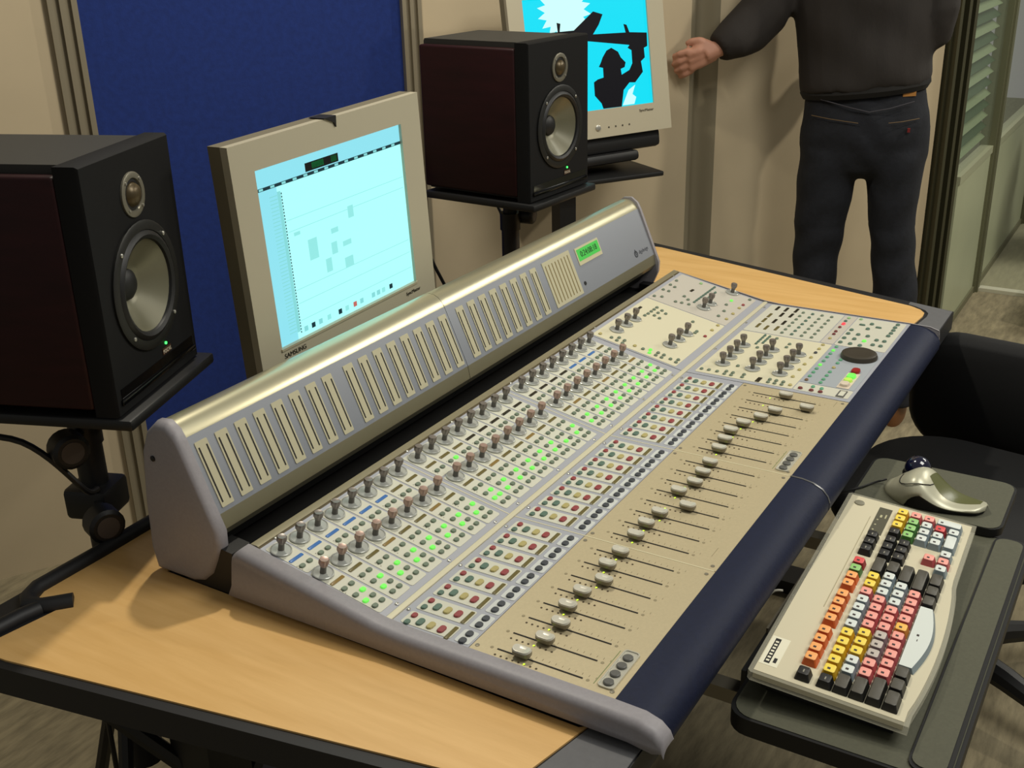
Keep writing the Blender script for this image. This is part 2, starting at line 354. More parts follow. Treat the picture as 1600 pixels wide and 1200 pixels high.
# ---- shared small pieces
def pill(w, d, h, r):
    a = rrect(-w/2, -d/2, w/2, d/2, r, 2); b_ = rrect(-w/2+0.0007, -d/2+0.0007, w/2-0.0007, d/2-0.0007, max(r-0.0007, 0.0003), 2)
    return MB().loft([[(x, y, 0) for x, y in a], [(x, y, h*0.75) for x, y in a], [(x, y, h) for x, y in b_]], 0, None, False, True)
ME = {}
def shared(key, f):
    if key not in ME: ME[key] = f()
    return ME[key]
def place(name, me, x, y, sl=None, dz=0.0, rot=0.0):
    sl = (y > YD) if sl is None else sl
    z = uz(y) if sl else ZP
    return put(name, me, con, cl(x, y, z+dz), (TILT if sl else 0, 0, rot))
def button(name, x, y, m, w=0.0090, d=0.0068, h=0.0030):
    return place(name, shared(('b', m.name, w, d), lambda: pill(w, d, h, min(w, d)*0.42).mesh(name, m)), x, y)
def stripd(name, x, y, m, w=0.0245, d=0.0052):
    return place(name, shared(('d', m.name, w, d), lambda: pill(w, d, 0.0016, 0.0012).mesh(name, m)), x, y)
def knob_meshes(cap):
    sk = MB().lathe([(0.0134, 0), (0.0143, 0.0012), (0.0143, 0.0028), (0.0132, 0.0034), (0.0122, 0.0024), (0.0048, 0.0026), (0.0046, 0.0026)], 20).mesh('knob_skirt', steel_m)
    kp = MB()
    prof = [(0.0043, 0.002), (0.0040, 0.010), (0.0044, 0.0125), (0.0066, 0.0165), (0.0070, 0.0185), (0.0068, 0.0225), (0.0056, 0.0236), (0.0030, 0.0232)]
    rings = []
    for r, z in prof:
        fl = 0.0018 if 0.015 < z < 0.023 else 0.0
        rings.append([((r-(fl if i % 2 else 0))*math.cos(2*math.pi*i/16), (r-(fl if i % 2 else 0))*math.sin(2*math.pi*i/16), z) for i in range(16)])
    kp.loft(rings[:3], 1, None, True, False); kp.loft(rings[2:], 0, None, False, True)
    return kp.mesh('encoder_knob', [cap, stem_m], 22), sk
KA, KB = knob_meshes(capa_m), knob_meshes(capb_m)
def knob(x, y, k):
    o = place('encoder_knob', k[0], x, y); s = put('knob_skirt', k[1], o); return o
def screw(x, y): place('screw', shared('screw', lambda: MB().lathe([(0.0026, 0), (0.0026, 0.0012), (0.0016, 0.0018)], 8).mesh('screw', screw_m)), x, y)
def round_inset(name, x0, y0, x1, y1, m, sl):
    z = lambda y: (uz(y) if sl else ZP)
    pts = rrect(x0, y0, x1, y1, 0.003, 2)
    return MB().loft([[(x, y, z(y)-0.0005) for x, y in pts], [(x, y, z(y)+0.0006) for x, y in pts]], 0, CM).build(name, m, con)
# ---- 24 channel strips
FPOS = [0.553, 0.543, 0.542, 0.552, 0.551, 0.539, 0.552, 0.551,  0.552, 0.553, 0.549, 0.522, 0.551, 0.541, 0.543, 0.546,  0.552, 0.556, 0.560, 0.552, 0.535, 0.523, 0.480, 0.528]
cap_me = None
def fader_cap():
    a = []
    for (hy, hx, z) in ((0.0100, 0.0046, 0.003), (0.0118, 0.0058, 0.006), (0.0120, 0.0062, 0.009), (0.0110, 0.0057, 0.0112), (0.0088, 0.0042, 0.0116), (0.005, 0.002, 0.0106)):
        a.append([(px, py, z+ (0.0022*(py/0.012)**2 if z > 0.0085 else 0)) for px, py in rrect(-hx*1.15, -hy, hx*1.15, hy, hx*0.95, 4)])
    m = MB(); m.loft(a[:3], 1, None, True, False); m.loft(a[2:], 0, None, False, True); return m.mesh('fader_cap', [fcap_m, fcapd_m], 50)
FC = fader_cap()
slot_me = MB().box((-0.0009, -0.0555, 0), (0.0009, 0.0555, 0.0007)).mesh('fader_slot', dark_m)
stalk_me = MB().box((-0.0008, -0.004, 0), (0.0008, 0.004, 0.007)).mesh('fader_stalk', dark_m)
def dots(n, step, y0, r=0.0014):
    m = MB()
    for k in range(n): m.lathe([(r, 0), (r, 0.0006)], 6, 0, T(0, y0-k*step, 0))
    return m
led_me = dots(8, 0.0078, 0.0525).mesh('led_row', ledoff_m)
ledon_me = dots(1, 0.0, 0).mesh('led', led_m)
tk = MB()
for k in range(12): tk.box((-0.0016, 0.040-k*0.0085, 0), (0.0016, 0.0406-k*0.0085, 0.0003))
tick_me = tk.mesh('fader_scale', tick_m)
num_me = MB().lathe([(0.0022, 0), (0.0022, 0.0003)], 8).mesh('fader_number', tick_m)
ch = 0
for b in range(3):
    for i in range(8):
        x = BANK[b]+PITCH*i; xl, xr = x-PITCH/2+0.0012, x+PITCH/2-0.0012
        if i == 0: xl = max(xl, bx0(b)+0.002)
        # upper cells
        xl, xr = xl+0.0006, xr-0.0006
        round_inset('channel_inset', xl, 0.8590, xr, 0.9285, inset_m, True)
        round_inset('channel_inset', xl, 0.7470, xr, 0.8555, inset_m, True)
        knob(x, 0.9125, KA); knob(x, 0.8445, KB)
        d1 = disp_olive
        if b == 0: d1 = disp_blue if i < 6 else disp_olive
        if b == 1: d1 = disp_olive if i < 3 else disp_black
        if b == 2: d1 = disp_blue if i in (4, 5, 6) else (disp_black if i < 4 else disp_olive)
        stripd('display_strip', x+0.001, 0.8885, d1); stripd('display_strip', x+0.001, 0.8225, disp_olive if (i+b) % 3 else mat('display_tan', (134, 110, 58), 0.35))
        for k, (dx, y) in enumerate([(-0.006, 0.8725), (0.008, 0.8725), (-0.006, 0.8060), (0.008, 0.8060), (-0.006, 0.7885), (0.008, 0.7885), (-0.006, 0.7730), (0.008, 0.7730), (-0.006, 0.7590), (0.008, 0.7590)]):
            lit = k in (5, 6) and not (b == 1 and i == 0 and k == 99)
            if b == 1 and i == 1 and k == 1: lit = True
            if b == 1 and i == 0 and k == 7: lit = True
            if b == 1 and i == 6 and k == 5: lit = False
            button('assign_button', x+dx, y, blit_m if lit else bgreen_m)
        # small led columns beside the displays
        place('led_row', shared('ledcol', lambda: dots(3, 0.0045, 0.0045, 0.0008).mesh('led_row', ledoff_m)), x-0.011, 0.8725)
        place('led_row', shared('ledcol', None), x-0.011, 0.8045)
        # lower cells
        xl, xr = xl+0.0014, xr-0.0014
        round_inset('channel_inset', xl, 0.6455, xr, 0.7180, inset_m, False)
        round_inset('channel_inset', xl, 0.6195, xr, 0.6400, mat('inset_cool_white', (204, 207, 203), 0.55), False)
        button('channel_button', x+0.007, 0.7090, bred_m, 0.0095, 0.0072); button('channel_button', x-0.0085, 0.7090, bteal_m, 0.0095, 0.0072)
        for y, mm in ((0.6945, bteal_m), (0.6790, bochre_m), (0.6635, bred_m)): button('channel_button', x-0.001, y, mm, 0.0140, 0.0085)
        stripd('display_strip', x-0.001, 0.6500, disp_olive, 0.0265, 0.0054)
        for dx in (-0.0075, 0.0075): button('page_button', x+dx, 0.6295, bblk_m, 0.0110, 0.0088)
        # fader
        y = FPOS[ch]
        place('fader_slot', slot_me, x, 0.5305); place('fader_number', num_me, x, 0.5935); place('fader_number', num_me, x, 0.4685)
        place('fader_scale', tick_me, x+0.0075, 0.515)
        place('led_row', led_me, x-0.0105, 0.5305); place('led', ledon_me, x-0.0105, 0.5305+0.0525-0.0078*(4 if ch % 5 else 5)+0.0003, dz=0.0002)
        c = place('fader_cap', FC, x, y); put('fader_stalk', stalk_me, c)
        ch += 1
    for x in (bx0(b)+0.030, (bx0(b)+bx1(b))/2, bx1(b)-0.03):
        screw(x, 0.9345); screw(x, 0.7415); screw(x, 0.7235)
    for x in (bx0(b)+0.010, bx1(b)-0.010):
        place('screw', shared('screwg', lambda: MB().lathe([(0.0028, 0), (0.0028, 0.0006), (0.001, 0.0009)], 8).mesh('screw', fcapd_m)), x, 0.6105); place('screw', ME['screwg'], x, 0.436)
NAVX = 1.503
# transport / navigation clusters set in a bright bezel near the armrest
for bxs in (0.912, NAVX):
    q = rrect(bxs-0.012, 0.4360, bxs+0.062, 0.4560, 0.005, 4); qi = rrect(bxs-0.0105, 0.4375, bxs+0.0605, 0.4545, 0.004, 4)
    MB().loft([[(x, y, ZP-0.001) for x, y in q], [(x, y, ZP+0.0022) for x, y in q], [(x, y, ZP+0.0022) for x, y in qi], [(x, y, ZP+0.0010) for x, y in qi]], 0, CM).build('bezel', mat('bezel_bright', (206, 204, 190), 0.3, 0.4), con)
    for k in range(4): place('round_button', shared('rb', lambda: MB().lathe([(0.0062, 0), (0.0062, 0.0022), (0.0052, 0.0030)], 14).mesh('round_button', mat('button_grey', (92, 92, 88), 0.45))), bxs-0.002+k*0.0165, 0.4460, dz=0.0008)
    MB().box((bxs-0.010, 0.4600, ZP), (bxs+0.058, 0.4608, ZP+0.0003), 0, CM).build('printed_line', mat('print_green', (120, 134, 84), 0.7), con)
for x in (1.225, 1.53, 1.775): MB().box((x-0.012, 0.446, ZP), (x+0.012, 0.4466, ZP+0.0003), 0, CM).build('printed_line', tick_m, con)

# ---- master section plates
slope('upper_plate', 1.7955, 0.738, PX1, YB-0.004, plate_m)
flat('button_plate', 1.7955, 0.428, PX1, 0.728, plate_m)
cream = mat('console_cream_inset', (212, 206, 178), 0.55)
rose = mat('console_rose_grey_inset', (192, 186, 174), 0.55)
gblue = mat('console_grey_blue_inset', (160, 166, 172), 0.55)
def sinset(x0, y0, x1, y1, m): round_inset('panel_inset', x0, y0, x1, y1, m, True)
def finset(x0, y0, x1, y1, m): round_inset('panel_inset', x0, y0, x1, y1, m, False)
sinset(1.800, 0.752, 2.050, 0.926, cream); sinset(2.053, 0.752, 2.236, 0.926, rose)
finset(1.806, 0.533, 2.054, 0.716, cream); finset(2.058, 0.560, 2.236, 0.716, mat('inset_pale', (202, 200, 184), 0.55)); finset(2.058, 0.533, 2.236, 0.558, rose)
finset(2.058, 0.434, 2.236, 0.531, mat('inset_pale', None)); finset(1.846, 0.434, 2.054, 0.531, gblue); finset(1.806, 0.434, 1.844, 0.531, mat('inset_pale', None))
KZ = 1.0125
for x, y in [(1.834, 0.89), (1.872, 0.889), (1.909, 0.888), (1.855, 0.788), (1.892, 0.787), (1.929, 0.786), (2.077, 0.81), (2.11, 0.809), (2.205, 0.796)]: knob(x*1.011, y*1.011, KA)
for j, y in enumerate((0.683, 0.625, 0.573)):
    for x in (1.862, 1.899, 1.935, 1.971): knob(x, y, KA)
def mb(pts, m, w=0.0085, d=0.0062):
    for x, y in pts: button('master_button', x, y, m, w, d)
mb([(2.189, 0.919), (2.156, 0.919), (2.118, 0.919), (2.152, 0.907), (2.12, 0.907), (2.08, 0.905), (2.07, 0.918), (2.122, 0.872), (2.08, 0.874), (2.085, 0.862), (2.112, 0.859), (2.09, 0.848), (2.225, 0.763), (2.12, 0.781), (2.086, 0.78), (2.156, 0.79)], bgreen_m)
mb([(2.112+k*0.0125, 0.8445) for k in range(10)], bteal_m, 0.0098, 0.0045); mb([(2.160+k*0.0125, 0.832) for k in range(4)], bteal_m, 0.0098, 0.0045)
stripd('display_strip', 2.167, 0.873, disp_black, 0.016, 0.006)
mb([(2.185, 0.763)], bred_m); mb([(2.162, 0.763), (2.122, 0.762), (2.085, 0.762)], bochre_m); mb([(2.186, 0.790)], blit_m)
mb([(2.220, 0.874)], mat('button_pale_green', (150, 190, 130), 0.5))
mb([(2.019, 0.889), (2.005, 0.889), (1.991, 0.889), (1.976, 0.889), (1.962, 0.89), (2.013, 0.875), (1.996, 0.876), (1.978, 0.876), (2.005, 0.863), (1.974, 0.863), (2.014, 0.807), (1.989, 0.805), (1.977, 0.783), (1.968, 0.783), (1.815, 0.892), (1.826, 0.881), (1.812, 0.879), (1.823, 0.868), (1.810, 0.866), (1.818, 0.827), (1.826, 0.799), (1.813, 0.798), (1.826, 0.787), (1.813, 0.786), (1.82, 0.771), (1.829, 0.759), (1.816, 0.758)], bgreen_m)
mb([(1.826, 0.815), (1.813, 0.811)], blit_m); mb([(2.008, 0.763), (2.040, 0.763), (1.813, 0.915), (1.818, 0.844)], bochre_m); mb([(1.969, 0.762)], bred_m)
stripd('display_strip', 1.984, 0.914, disp_black, 0.026, 0.006)
for x, y in [(2.216, 0.697), (2.216, 0.678), (2.219, 0.657), (2.18, 0.676), (2.184, 0.657), (2.135, 0.676), (2.134, 0.656)]: stripd('display_strip', x, y, disp_black, 0.026, 0.006)
for x, y in [(2.132, 0.697), (2.165, 0.697), (2.096, 0.697), (2.09, 0.678), (2.095, 0.658)]: stripd('display_strip', x, y, disp_olive, 0.026, 0.006)
for y in (0.640, 0.620, 0.600, 0.580): mb([(x, y) for x in (2.211, 2.187, 2.164, 2.141, 2.119, 2.096, 2.074)], bgreen_m if y != 0.62 else bteal_m)
mb([(2.221, 0.547)], mat('button_pale_green', None)); mb([(2.200, 0.548)], bteal_m); mb([(2.181, 0.547)], blitr_m, 0.012, 0.007); mb([(2.158, 0.548), (2.130, 0.548), (2.113, 0.547)], mat('button_maroon', (110, 44, 44), 0.5)); mb([(2.086, 0.547)], bochre_m)
mb([(2.192, 0.512), (2.19, 0.479)], bteal_m, 0.006, 0.012)
mb([(2.205, 0.496), (2.173, 0.496), (2.224, 0.449), (2.205, 0.45), (2.187, 0.449), (2.168, 0.449), (2.150, 0.45), (2.153, 0.523), (2.129, 0.523), (2.101, 0.523), (2.074, 0.523), (2.132, 0.504), (2.104, 0.504), (2.074, 0.504), (2.131, 0.485), (2.073, 0.485), (2.116, 0.464), (2.116, 0.449), (2.087, 0.464), (2.087, 0.449)], bteal_m, 0.0105, 0.0078)
mb([(2.101, 0.484)], blit_m, 0.0105, 0.0078); mb([(2.225, 0.523)], mat('button_pale_green', None))
gteal = mat('button_sea_green', (92, 150, 118), 0.5, emit=(60, 140, 90), es=0.15)
mb([(2.045, 0.522), (2.004, 0.522), (1.984, 0.522), (1.961, 0.522), (1.918, 0.522), (1.898, 0.522), (1.877, 0.522), (1.981, 0.496), (1.962, 0.496), (1.913, 0.496), (1.893, 0.496), (1.873, 0.496), (1.856, 0.496)], gteal)
mb([(2.023, 0.522), (1.939, 0.522)], blit_m); mb([(1.937, 0.496)], bochre_m); mb([(1.857, 0.522)], mat('button_brown', (120, 90, 60), 0.5))
mb([(1.815, 0.520), (1.814, 0.500), (1.814, 0.484)], mat('button_maroon', None), 0.009, 0.008); mb([(1.831, 0.502), (1.829, 0.486)], gteal)
button('record_button', 1.934, 0.455, mat('record_red', (150, 30, 28), 0.4), 0.022, 0.015, 0.006)
button('transport_button', 1.905, 0.455, blit_m, 0.022, 0.015, 0.006); button('transport_button', 1.884, 0.455, mat('transport_lime', (170, 200, 90), 0.5, emit=(150, 200, 60), es=0.5), 0.016, 0.015, 0.006)
button('transport_button', 1.864, 0.455, mat('transport_ivory', (214, 200, 180), 0.5), 0.020, 0.015, 0.006)
flat('transport_base', 1.848, 0.444, 1.926, 0.466, mat('transport_ivory', None), ZP+0.0016, 0.0025)
flat('meter_switch', 1.808, 0.442, 1.838, 0.456, mat('button_grey', None), ZP+0.0015, 0.002); flat('meter_switch', 1.812, 0.444, 1.834, 0.453, inset_m, ZP+0.0022, 0.002)
mb([(1.82, 0.708), (1.821, 0.694), (1.821, 0.678), (1.829, 0.663), (1.816, 0.662), (1.828, 0.650), (1.816, 0.649), (1.829, 0.629), (1.816, 0.628), (1.828, 0.580), (1.815, 0.579), (1.828, 0.568), (1.815, 0.567), (1.828, 0.555), (1.815, 0.554), (1.864, 0.654), (1.972, 0.655), (2.037, 0.638), (2.018, 0.606), (1.999, 0.606)], bgreen_m)
stripd('display_strip', 1.819, 0.598, disp_black, 0.022, 0.008)
mb([(1.82, 0.540), (2.044, 0.548), (2.019, 0.548), (1.968, 0.548), (1.929, 0.548), (1.898, 0.548), (1.86, 0.548)], bochre_m); mb([(1.996, 0.548)], bblk_m)
mb([(1.993+k*0.0125, 0.6645) for k in range(5)], bteal_m, 0.0098, 0.0045); mb([(2.003+k*0.0125, 0.6540) for k in range(4)], bteal_m, 0.0098, 0.0045)
# jog wheel
w = MB().lathe([(0.034, 0), (0.034, 0.004), (0.032, 0.009), (0.029, 0.0105), (0.020, 0.0095), (0.004, 0.0090)], 40)
place('jog_wheel', w.mesh('jog_wheel', mat('wheel_brown_black', (58, 52, 42), 0.45)), 2.012, 0.470)
for x, y in ((1.93, 0.732-0.008), (2.1, 0.724), (2.21, 0.724), (1.83, 0.9345), (2.21, 0.9345)): screw(x, y)

# ---- meter bridge: local frame with the face plane tilted back
BR = MB()
prof = [(1.012, 0.838), (0.998, 0.843), (0.9915, 0.854), (0.9955, 0.876)]                           # lower metal bevel
face = [(0.9955, 0.876), (1.0385, 0.976)]
top = [(1.0385, 0.976)]+[(1.0665-0.0285*math.cos(math.radians(a)), 0.9665+0.0290*math.sin(math.radians(a))) for a in (35, 55, 75, 95, 115, 135, 155, 172)]+[(1.100, 0.93)]
rear = [(1.106, 0.88), (1.108, 0.80), (1.05, 0.795), (1.03, 0.81)]
ring = prof+face[1:]+top[1:]+rear
BX0, BX1 = 0.884, 2.238
for x0, x1 in ((BX0, 1.4725), (1.4735, BX1)):
    m = MB(); n = len(ring)
    vs_ = [(x0,)+p for p in ring]+[(x1,)+p for p in ring]
    for i in range(n):
        j = (i+1) % n
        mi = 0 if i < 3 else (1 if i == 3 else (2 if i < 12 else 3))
        m.add([vs_[i], vs_[j], vs_[n+j], vs_[n+i]], [(0, 1, 2, 3)], mi, CM)
    m.add([vs_[i] for i in range(n)], [tuple(range(n))], 3, CM); m.add([vs_[n+i] for i in range(n)], [tuple(range(n))], 3, CM)
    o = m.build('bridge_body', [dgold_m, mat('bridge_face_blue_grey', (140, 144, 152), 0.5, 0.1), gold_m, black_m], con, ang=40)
    b_ = bmesh.new(); b_.from_mesh(o.data); bmesh.ops.remove_doubles(b_, verts=b_.verts, dist=0.0001); bmesh.ops.recalc_face_normals(b_, faces=b_.faces); b_.to_mesh(o.data); b_.free()
    o.data.shade_smooth(); o.data.set_sharp_from_angle(angle=math.radians(36))
# end caps
ecp = [(0.994, 0.815), (0.985, 0.836), (0.984, 0.858), (0.994, 0.882), (1.033, 0.975), (1.041, 0.990), (1.055, 1.000), (1.074, 0.998), (1.092, 0.982), (1.104, 0.955), (1.114, 0.88), (1.118, 0.80), (1.112, TZ+0.004), (1.045, TZ+0.004), (1.024, TZ+0.010), (1.006, 0.791)]
cy = sum(p[0] for p in ecp)/len(ecp); cz = sum(p[1] for p in ecp)/len(ecp)
def sc(k): return [(cy+(y-cy)*k, cz+(z-cz)*k) for y, z in ecp]
for x0, x1, dr in ((0.866, 0.8835, 1), (2.2385, 2.252, -1)):
    rs = [(x0, 0.90), (x0+0.0015, 0.95), (x0+0.005, 0.985), (x0+0.010, 1.0), (x1, 1.0)] if dr > 0 else [(x0, 1.0), (x1-0.007, 1.0), (x1-0.003, 0.98), (x1, 0.92)]
    MB().loft([[(x, y, z) for y, z in sc(k)] for x, k in rs], 0, CM).build('bridge_end_cap', cheek_m, con, ang=50)
MB().lathe([(0.004, 0), (0.004, 0.002), (0.002, 0.003)], 10, 0, T(0.8665-XC, 1.083-YC, 0.945-TZ) @ RY(-math.pi/2)).build('cap_screw', black_m, con)
MB().prism([(0.972, TZ+0.002), (1.06, TZ+0.002), (1.03, 0.80), (1.0, 0.835), (0.968, 0.832)], 0.872, 0.905, 0, CM).build('bridge_foot', black_m, con)
MB().box((2.215, 0.975, TZ+0.002), (2.240, 1.02, 0.81), 0, CM).build('bridge_foot', black_m, con)
# meters; s runs up the face
FL = math.hypot(0.043, 0.100); fu = Vector((0, 0.043/FL, 0.100/FL)); fn = Vector((0, -fu.z, fu.y))
def BM(x, s, h=0.0):
    p = Vector((x, 0.9955, 0.876))+fu*s+fn*h-Vector((XC, YC, TZ))
    return Matrix(((1, fu.x, fn.x, p.x), (0, fu.y, fn.y, p.y), (0, fu.z, fn.z, p.z), (0, 0, 0, 1)))
ml = 0.092; mw = 0.0215
mm = MB().loft([[(x, y, -0.0002) for x, y in rrect(-mw/2, 0.006, mw/2, 0.006+ml, 0.0015, 2)], [(x, y, 0.0012) for x, y in rrect(-mw/2, 0.006, mw/2, 0.006+ml, 0.0015, 2)]])
mmesh = mm.mesh('meter_window', meter_m)
sm = MB()
for dx in (-0.0068, 0.0068): sm.box((dx-0.0011, 0.0125, 0.0011), (dx+0.0011, 0.006+ml-0.008, 0.0016))
smesh = sm.mesh('meter_slots', dark_m)
for b in range(3):
    for i in range(8):
        x = BANK[b]+PITCH*i
        o = put('meter_window', mmesh, con); o.matrix_local = BM(x, 0); put('meter_slots', smesh, o)
mw8 = MB().box((-0.054, 0.006, -0.0002), (0.054, 0.006+ml, 0.0012)); o = mw8.build('master_meter', meter_m, con); o.matrix_local = BM(1.849, 0)
s8 = MB()
for k in range(8): s8.box((-0.045+k*0.0125-0.0014, 0.0125, 0.0011), (-0.045+k*0.0125+0.0014, 0.006+ml-0.008, 0.0016))
s8.build('meter_slots', mat('slot_olive', (128, 112, 66), 0.6), o)
o = MB().box((-0.050, 0.058, -0.0002), (0.050, 0.094, 0.0014)).build('clock_display', mat('display_frame_ivory', (198, 190, 156), 0.5), con); o.matrix_local = BM(1.975, 0)
q = MB().box((-0.046, 0.066, 0.0014), (0.046, 0.090, 0.0018)).build('clock_screen', mat('lcd_green', (60, 150, 60), 0.4, emit=(50, 160, 60), es=0.7), o)
text('clock_digits', '0:24:08:18', 0.017, mat('lcd_digit_dark', (10, 44, 14), 0.6), o, T(0, 0.078, 0.0020))
MB().lathe([(0.004, 0), (0.004, 0.0015)], 10, 0).build('bridge_knob', black_m, con).matrix_local = BM(1.921, 0.022, 0)
lg = MB(); lg.loft([[(0.0075*math.cos(a), 0.0075*math.sin(a), 0.0) for a in [k*math.pi/10 for k in range(20)]], [(0.0075*math.cos(a), 0.0075*math.sin(a), 0.0008) for a in [k*math.pi/10 for k in range(20)]], [(0.0052*math.cos(a), 0.0052*math.sin(a), 0.0008) for a in [k*math.pi/10 for k in range(20)]], [(0.0052*math.cos(a), 0.0052*math.sin(a), 0.0) for a in [k*math.pi/10 for k in range(20)]]], 0, None, False, False)
lg.box((-0.001, -0.003, 0), (0.001, 0.010, 0.0008)); o = lg.build('logo_ring', mat('logo_dark', (50, 52, 60), 0.5), con); o.matrix_local = BM(2.160, 0.021)
text('logo_text', 'digidesign', 0.012, mat('logo_dark', None), con, BM(2.174, 0.021), align='LEFT')

# ================================================================== SPEAKERS
def speaker(label, loc, rz):
    t = thing('studio_speaker', label, 'speaker', loc, rz, 'red sided studio speakers')
    w, h, d = 0.240, 0.332, 0.29
    a = [(-w/2+0.020, 0.003), (w/2-0.020, 0.003), (w/2-0.020, h-0.001), (-w/2+0.020, h-0.001)]
    a2 = [(x*0.985, 0.003+(z-0.003)*0.985) for x, z in a]
    MB().loft([[(x, 0.028, z) for x, z in a], [(x, d-0.004, z) for x, z in a], [(x, d, z) for x, z in a2]], 0, None, False, True).build('cabinet', spktop_m, t)
    for s in (-1, 1):
        x0, x1 = (-w/2, -w/2+0.0215) if s < 0 else (w/2-0.0215, w/2)
        rbox((x0, 0.034, 0.010), (x1, d-0.002, h-0.012), 0.005, 3).build('side_panel', spkred_m, t)
    # baffle with a round opening for the woofer
    n = 48; wz = 0.147; out = []; rin = []
    for k in range(n):
        an = 2*math.pi*k/n; c, s_ = math.cos(an), math.sin(an)
        kx = (w/2-0.002)/abs(c) if abs(c) > 1e-6 else 1e9
        kz = ((h-wz) if s_ > 0 else wz)/abs(s_) if abs(s_) > 1e-6 else 1e9
        q = min(kx, kz); out.append((q*c, wz+q*s_)); rin.append((0.0765*c, wz+0.0765*s_))
    for cx, cz in ((-1, 0), (1, 0), (-1, 1), (1, 1)):
        tx, tz_ = cx*(w/2-0.002), cz*h; b_ = min(range(n), key=lambda q: (out[q][0]-tx)**2+(out[q][1]-tz_)**2); out[b_] = (tx, tz_)
    ch = [(x*0.982, wz+(z-wz)*0.985) for x, z in out]
    MB().loft([[(x, 0.0335, z) for x, z in out], [(x, 0.004, z) for x, z in out], [(x, 0.0, z) for x, z in ch], [(x, 0.0, z) for x, z in rin], [(x, 0.030, z) for x, z in rin]], 0, None, False, False).build('baffle', spkblk_m, t)
    F = T(0, 0.0, 0) @ RX(math.pi/2)        # lathe axis +z -> -y (out of the baffle)
    def disc(prof, x, z, n=32, cap=True): return MB().lathe(prof, n, 0, T(x, 0, z) @ RX(math.pi/2), cap)
    # tweeter
    o = disc([(0.030, 0), (0.030, 0.0025), (0.028, 0.0035), (0.022, 0.0030), (0.0205, -0.001)], 0, 0.272, 32, False).build('tweeter_ring', tring_m, t)
    disc([(0.0205, 0.0008), (0.017, 0.0012), (0.0165, 0.0006)], 0, 0.272).build('tweeter_recess', black_m, t)
    disc([(0.0165, 0.001), (0.014, 0.006), (0.008, 0.0095), (0.002, 0.0105)], 0, 0.272).build('tweeter_dome', brass_m, t)
    # woofer
    disc([(0.089, 0), (0.089, 0.003), (0.086, 0.0045), (0.076, 0.0045), (0.075, 0.002)], 0, 0.147, 40, False).build('woofer_frame', ring_m, t)
    disc([(0.0770, 0.001), (0.074, 0.005), (0.069, 0.0075), (0.064, 0.005), (0.0625, 0.0005)], 0, 0.147, 40, False).build('woofer_surround', black_m, t)
    disc([(0.0632, 0.0015), (0.060, -0.001), (0.044, -0.013), (0.030, -0.024), (0.0215, -0.030), (0.012, -0.031)], 0, 0.147, 40, False).build('woofer_cone', cone_m, t)
    disc([(0.0222, -0.0300), (0.0205, -0.025), (0.014, -0.0205), (0.004, -0.019)], 0, 0.147, 24).build('dust_cap', black_m, t)
    for k in range(4):
        a = math.pi/4+k*math.pi/2
        disc([(0.003, 0.003), (0.003, 0.006), (0.0015, 0.0068)], 0.0815*math.cos(a), 0.147+0.0815*math.sin(a), 8).build('screw', screw_m, t)
        disc([(0.002, 0.003), (0.002, 0.0048)], 0.0255*math.cos(a), 0.272+0.0255*math.sin(a), 8).build('screw', screw_m, t)
    MB().box((-0.105, -0.001, 0.022), (0.105, 0.001, 0.036)).build('bass_slot', gloss_m, t)
    rbox((-0.108, -0.004, 0.014), (0.108, 0.001, 0.022), 0.0015).build('slot_lip', gloss_m, t)
    disc([(0.0022, 0.0), (0.0022, 0.0015)], 0.028, 0.0530, 8).build('power_led', mat('led_green', (60, 255, 90), 0.4, emit=(60, 255, 90), es=3), t)
    b_ = MB().box((0.016, -0.0012, 0.0385), (0.040, 0.001, 0.0475)).build('badge', mat('badge_bronze', (70, 44, 28), 0.4), t)
    text('badge_text', 'FOCAL', 0.0075, mat('badge_white', (200, 190, 170), 0.5), b_, T(0.028, -0.0015, 0.0425) @ RX(math.pi/2))
    return t
speaker('dark red sided speaker beside the monitor with the pale editing screen', (0.985, 1.188, 0.984), 0.36)
speaker('dark red sided speaker in front of the monitor with the blue screen', (2.160, 1.192, 1.012), -0.07)
